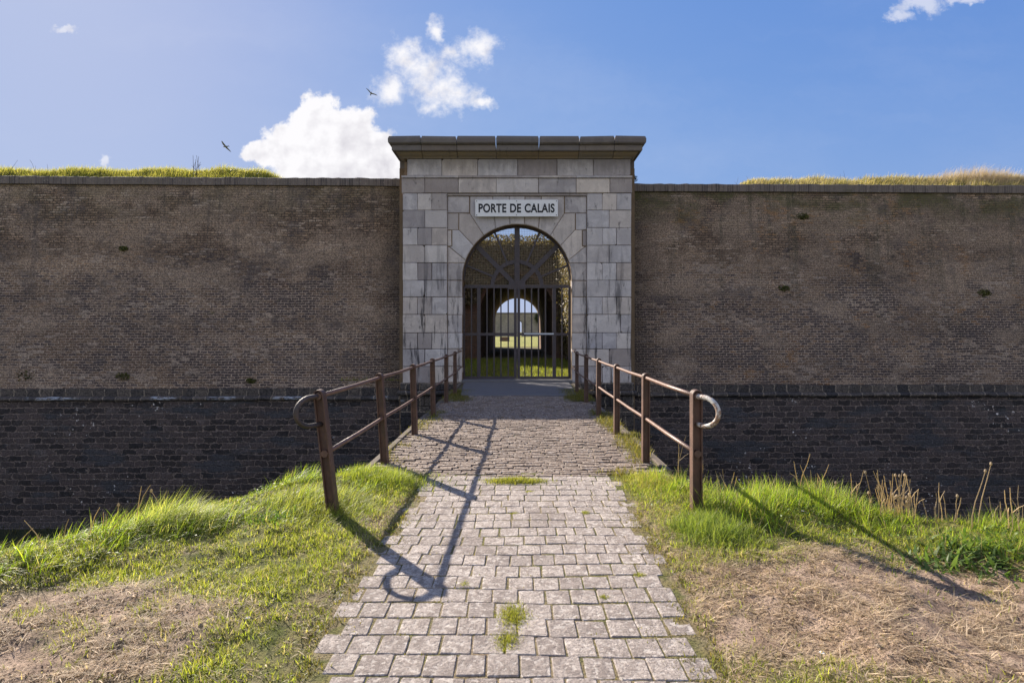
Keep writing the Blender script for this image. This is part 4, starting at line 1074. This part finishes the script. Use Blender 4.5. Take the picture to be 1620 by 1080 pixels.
# tufts in the paving (photo px, py, size x, n, length)
PT = [(815,762,.34,.11,3200,.03,.085,'largest green tuft in the paving where setts meet the bridge'),
      (812,975,.11,.17,2200,.015,.04,'olive moss patch in the middle of the near setts'),
      (802,1014,.09,.11,1300,.015,.035,'moss patch just below the largest mossy one in the setts'),
      (1088,885,0.048,0.032,240,.015,.03,'tiny tuft near the right rim of the setts'),
      (926,811,0.048,0.048,390,.015,.03,'small tuft right of centre in the upper setts'),
      (815,812,0.048,0.032,300,.01,.025,'small dry tuft below the largest green one'),
      (838,778,0.072,0.032,360,.015,.03,'thin green streak under the largest tuft'),
      (1012,910,0.056,0.040,480,.012,.03,'low tuft among the right setts'),
      (956,946,0.048,0.032,330,.012,.03,'low moss dot right of the mossy patch'),
      (735,925,0.048,0.064,450,.012,.03,'moss along a joint beside the loop shadow')]
for (px_, py_, rx, ry, n, l0, l1, lb) in PT:
    wx, wy = px2w(px_, py_)
    clump('grass_tuft', lb, 'tuft', wx, wy, rx*.5, ry*.55, int(n*1.8), l0, l1, (.17,.20,.025), (.36,.33,.07), (.2,.95), (0,3), (.003,.006), 'grass_blade', zf=lambda a, b: np.zeros_like(np.asarray(a, float))+.004, grp='tufts growing in the paving', seg=2)
# moss + weeds in joints near the path rim and bridge edges
x, y = scatter(260000, -1.8, 1.8, 2.0, 17.6)
ed = on_path(x, y); rim = sstep(.38, .0, ed+(fbm(x, y, 2.3, 90)-.5)*.5)*(y < 6.6) ; jn = (fbm(x, y, 5, 91) > .52)*(np.abs(((y-1.9) % .183)-.0915) > .082)*(y < 6.2)*.9
bs = (y > 6.3)*(sstep(1.32, 1.62, np.abs(x)+(fbm(x, y, 1.5, 93)-.5)*.5))*np.where(x > 0, 1.0, .45)*(y < 11.5)
gs = ((y > 13.0) & (y < 15.6))*sstep(1.0, 1.4, np.abs(x)+(fbm(x,y,2,95)-.5)*.4)
k = (ed > -.02) & (rng.random(len(x)) < np.clip(rim*(fbm(x,y,4,97) > .5)+jn+bs*(fbm(x,y,3,99) > .45)+gs, 0, 1)); x1, y1 = x[k], y[k]; n = len(x1)
hh = np.where(y1 < 6.3, rng.uniform(.006, .020, n)*(1+1.2*(on_path(x1, y1) < .12)), rng.uniform(.03, .10, n)*np.where(x1 > 0, 1.2, .8))
blades('joint_weeds', np.stack([x1, y1, np.full(n, .0)], -1), hh, rng.uniform(0, 6.28, n), rng.uniform(.1, .9, n), rng.uniform(.003, .007, n), gcol(n, (.10,.12,.02), (.26,.2,.05)), 'grass_blade', seg=2)
# yellow moss beside the left setts
clump('yellow_moss', 'golden yellow moss cushion between left setts and grass', 'moss', -1.12, 4.55, .10, .22, 2600, .006, .02, (.30,.22,.03), (.38,.28,.05), (.2,.9), (0,3), (.003,.005), 'grass_blade', zf=lambda a,b: np.maximum(ground(a,b),.004), seg=2)
clump('yellow_moss', 'ochre moss patch between right setts and second railing post', 'moss', 1.30, 6.15, .14, .14, 1800, .006, .02, (.30,.21,.04), (.36,.27,.06), (.2,.9), (0,3), (.003,.005), 'grass_blade', zf=lambda a,b: np.maximum(ground(a,b),.004), seg=2)
for (px_, py_, hh, rx, n, lb, sgn) in ((686,660,.12,.07,260,'yellow-green tuft at the foot of the fourth left railing post',-1),(1000,688,.10,.10,260,'weed patch at the foot of the third right railing post',1),(1008,718,.09,.09,240,'weed patch between second and third right railing posts',1)):
    wx, wy = px2w(px_, py_); clump('weed_tuft', lb, 'weed', wx, wy, rx, .14, n, .04, hh, (.12,.14,.02), (.28,.24,.05), (.1,.8), (0,3), (.003,.007), 'grass_blade', zf=lambda a,b: np.zeros_like(np.asarray(a,float)), seg=2)
# daisies
for (px_, py_, lb) in ((1300,1062,'white daisy low on the dead grass at bottom right'),(1270,832,'white daisy in the green grass right of the railing'),(1438,822,'white daisy near the stalk thicket on the right bank'),(392,1002,'white petal speck in the left turf')):
    wx, wy = px2w(px_, py_); wz = float(ground(np.array([wx]), np.array([wy]))[0])
    t = thing('daisy', lb, 'flower', 'daisies in the grass', loc=(wx, wy, wz))
    mb = MB(); mb.tube([(0,0,-.01),(0,0,.05)], .0015, 5, (.1,.15,.03)); o = mb.build('stem', 'grass_blade', t)
    mb = MB(); 
    for k in range(12):
        a = 2*math.pi*k/12; ca, sa = math.cos(a), math.sin(a); 
        mb.add([(0,0,.05),(ca*.008-sa*.0025,sa*.008+ca*.0025,.052),(ca*.014,sa*.014,.05),(ca*.008+sa*.0025,sa*.008-ca*.0025,.052)], [(0,1,2,3)])
    mb.build('petals', 'petal', t)
    mb = MB(); mb.tube([(0,0,.049),(0,0,.054)], .004, 8); mb.build('flower_centre', 'gull_beak', t)
# wall-top stems and plants
def rs(pxs): return [((p-818)*21.3/900, 21.3+random.uniform(-.3,.3)) for p in pxs]
stalks('wall_top_weed', 'tall bushy dry weed standing highest on the left rampart', rs([308,311,314,312]), .75, 1.0, zf=ramp_h, r=.010, heads=.6, bend=.08, branch=1, col=(.12,.09,.06), cat='weed')
stalks('wall_top_weed', 'thin bare stems at the far left of the rampart crest', rs([8,14,20,33,40,52,55,84]), .3, .75, zf=ramp_h, r=.006, heads=.1, bend=.5, col=(.16,.12,.08), cat='weed', branch=.6)
stalks('wall_top_weed', 'sparse thin stems on the middle of the left rampart', rs([155,205,230,262,276,290,330,345,400,425,440,452,470,500]), .2, .55, zf=ramp_h, r=.005, heads=.2, bend=.4, col=(.18,.13,.09), cat='weed', branch=.5)
stalks('wall_top_weed', 'sparse thin stems along the right rampart crest', rs([1170,1190,1225,1290,1335,1345,1370,1405,1448,1453,1490,1520,1545]), .25, .6, zf=ramp_h, r=.005, heads=.3, bend=.6, col=(.25,.19,.12), cat='weed', branch=.5)
def bush(name, label, cx, cy, cz_, rx, ry, rz, n, size, c0, c1, cat='plant', parent=None, grp=None):
    p = rng.normal(size=(n,3)); p /= np.linalg.norm(p, axis=1, keepdims=True); p *= (rng.random((n,1))**.4)
    nr = p.copy(); q = p*np.array([rx,ry,rz]); lump = (fbm(q[:,0]*2+q[:,1], q[:,2]*2, 3, 5)-.5); q *= (1+lump[:,None]*.8)
    return leaves(name, label, cat, q+np.array([cx,cy,cz_]), nr, rng.uniform(size*.6, size*1.3, n), gcol(n, c0, c1, .3), loc=(cx,cy,cz_), grp=grp)
bush('wall_plant', 'small dark leafy plant on the wall top right of the cornice', 4.05, 20.0, 7.0, .22, .15, .16, 260, .03, (.03,.04,.02), (.07,.08,.04))
bush('wall_plant', 'green ferny plant on the ledge at far left of the wall', -16.3, 18.95, .1, .45, .16, .32, 900, .05, (.05,.07,.02), (.16,.12,.06), grp='plants rooted in the brick wall')
for (px_, py_, r_, lb) in ((205,594,.16,'small dark tuft rooted in the left brick wall near its ledge'),(402,601,.10,'tiny tuft above the ledge left of the gateway'),(205,395,.10,'small green tuft high on the left brick wall'),(1276,340,.14,'mossy tuft high on the right brick wall'),(1570,462,.15,'dark green tuft midway up the far right brick wall'),(1245,455,.12,'rusty tuft in a hole of the right brick wall')):
    zz = 1.6+(525-py_)*19.5/900; fy = 19.15+.75*(zz+.25)/6.9; zz = 1.6+(525-py_)*fy/900; xx_ = (px_-818)*fy/900
    bush('wall_plant', lb, xx_, fy+wallD(xx_)-.02, zz, r_*1.7, .05, r_*.9, 170, .035, (.07,.09,.025), (.20,.20,.06), grp='plants rooted in the brick wall')
# ivy in the cutting
def ivy(label, pts, nr, c0, c1, size, grp='ivy in the cutting behind the gate'):
    loc = tuple(float(q) for q in pts.mean(0))
    return leaves('ivy', label, 'ivy', pts, nr, rng.uniform(size*.6, size*1.4, len(pts)), gcol(len(pts), c0, c1, .35), grp=grp, loc=loc)
n = 26000; yv = rng.uniform(20.8, 34, n); zv = rng.uniform(.3, 7.3, n); k = fbm(yv, zv, .9, 101) > .36; yv, zv = yv[k], zv[k]; n = len(yv)
xv = 2.88 - np.abs(rng.normal(0, .22, n)) - .55*fbm(yv, zv, .7, 103)*sstep(.3, 2.5, zv)
ivy('sunlit brown and green ivy covering the right side wall behind the gate', np.stack([xv,yv,zv],-1), np.tile([-1.,0,.3],(n,1)), (.07,.07,.025), (.26,.19,.10), .055)
n = 20000; xv = rng.uniform(-6, 2.9, n); zv = rng.uniform(3.2, 7.5, n); rr = np.hypot(xv, zv-TZ); k = (rr > TH+.0+.5*fbm(xv,zv,1.5,7)) & (zv < 7.1+.4*fbm(xv, xv, 1, 5)); xv, zv = xv[k], zv[k]; n = len(xv)
ivy('dry brown ivy hanging over the tunnel front behind the gate', np.stack([xv, 33.98-np.abs(rng.normal(0,.22,n))-.35*fbm(xv,zv,1,9), zv],-1), np.tile([0,-1.,.3],(n,1)), (.085,.08,.035), (.27,.20,.115), .065)
n = 9000; yv = rng.uniform(22, 34, n); zv = rng.uniform(1.8, 7.2, n); xv = -5.98 + np.abs(rng.normal(0, .3, n))
ivy('dark green ivy over the left side wall behind the gate', np.stack([xv,yv,zv],-1), np.tile([1.,0,.3],(n,1)), (.05,.08,.02), (.14,.15,.04), .075)
x = rng.uniform(-5.9, 2.8, 42000); y = rng.uniform(18.9, 33.9, 42000)
c = gcol(len(x), (.2,.25,.03), (.4,.4,.07))
blades('passage_grass', np.stack([x, y, np.zeros_like(x)-.02], -1), rng.uniform(.06, .18, len(x)), rng.uniform(0, 6.28, len(x)), rng.uniform(.1, .8, len(x)), rng.uniform(.008, .018, len(x)), c, 'grass_blade', seg=2)
bush('shrub', 'green shrub growing on the far pale wall seen through the tunnel', 8.2, 199.4, 6.4, 2.2, .8, 2.0, 900, .28, (.05,.08,.02), (.12,.14,.04), cat='shrub')

# ------------------------------------------------------------------ gulls
def gull(label, px_, py_, D, span, yaw, roll, wing):
    loc = ((px_-818)*D/900, D, 1.6+(525-py_)*D/900)
    t = thing('gull', label, 'bird', 'gulls in the sky', loc=loc); s = span/1.3
    mb = MB(); prof_ = [(-.30,.004),(-.27,.03),(-.2,.045),(-.08,.062),(.05,.066),(.14,.05),(.19,.036),(.225,.038),(.255,.03),(.275,.012)]
    mb.tube([(0, a*s, 0) for a, _ in prof_], [r_*s for _, r_ in prof_], 10)
    # wings as tapered, cambered solids joined into the body
    for sg in (-1, 1):
        st_ = [(0.02,.11,-.09,0),(.22,.14,-.07,wing[0]),(.42,.10,-.06,wing[1]),(.60,.0,-.09,wing[2]),(.66,-.09,-.10,wing[3])]
        vs = []
        for (sx_, le, te, z) in st_:
            zz = z if sg > 0 else z*wing[4]; th = .012*(1-sx_)
            vs += [(sg*sx_*s, le*s, zz*s), (sg*sx_*s, (le+te)/2*s, (zz+th)*s+.004), (sg*sx_*s, te*s, zz*s), (sg*sx_*s, (le+te)/2*s, (zz-th)*s)]
        fs = []
        for i in range(4):
            for k in range(4): fs.append((i*4+k, i*4+(k+1)%4, i*4+4+(k+1)%4, i*4+4+k))
        fs += [(0,3,2,1), (16,17,18,19)]
        mb.add(vs, fs)
    mb.add([(-.03*s,-.26*s,0),(.03*s,-.26*s,0),(.07*s,-.38*s,0),(-.07*s,-.38*s,0),(0,-.3*s,.01)], [(0,1,4),(1,2,4),(2,3,4),(3,0,4),(0,3,2,1)])
    b_ = mb.build('body', 'gull_white' if wing[5] else 'gull_grey', t, smooth=False)
    bk = MB(); bk.tube([(0,.265*s,0),(0,.31*s,-.008*s)], [.012*s,.003*s], 6); bk.build('beak', 'gull_beak', t)
    t.rotation_euler = (R(roll[0]), R(roll[1]), R(yaw)); return t
gull('dark winged gull in front of the upper cloud, one wing raised', 587, 148, 62, 1.35, 200, (12, -22), (.10,.20,.30,.33,.55,0))
gull('pale headed gull gliding low over the left rampart', 357, 232, 50, 1.25, 75, (0, 30), (.03,.05,.02,-.02,.8,0))
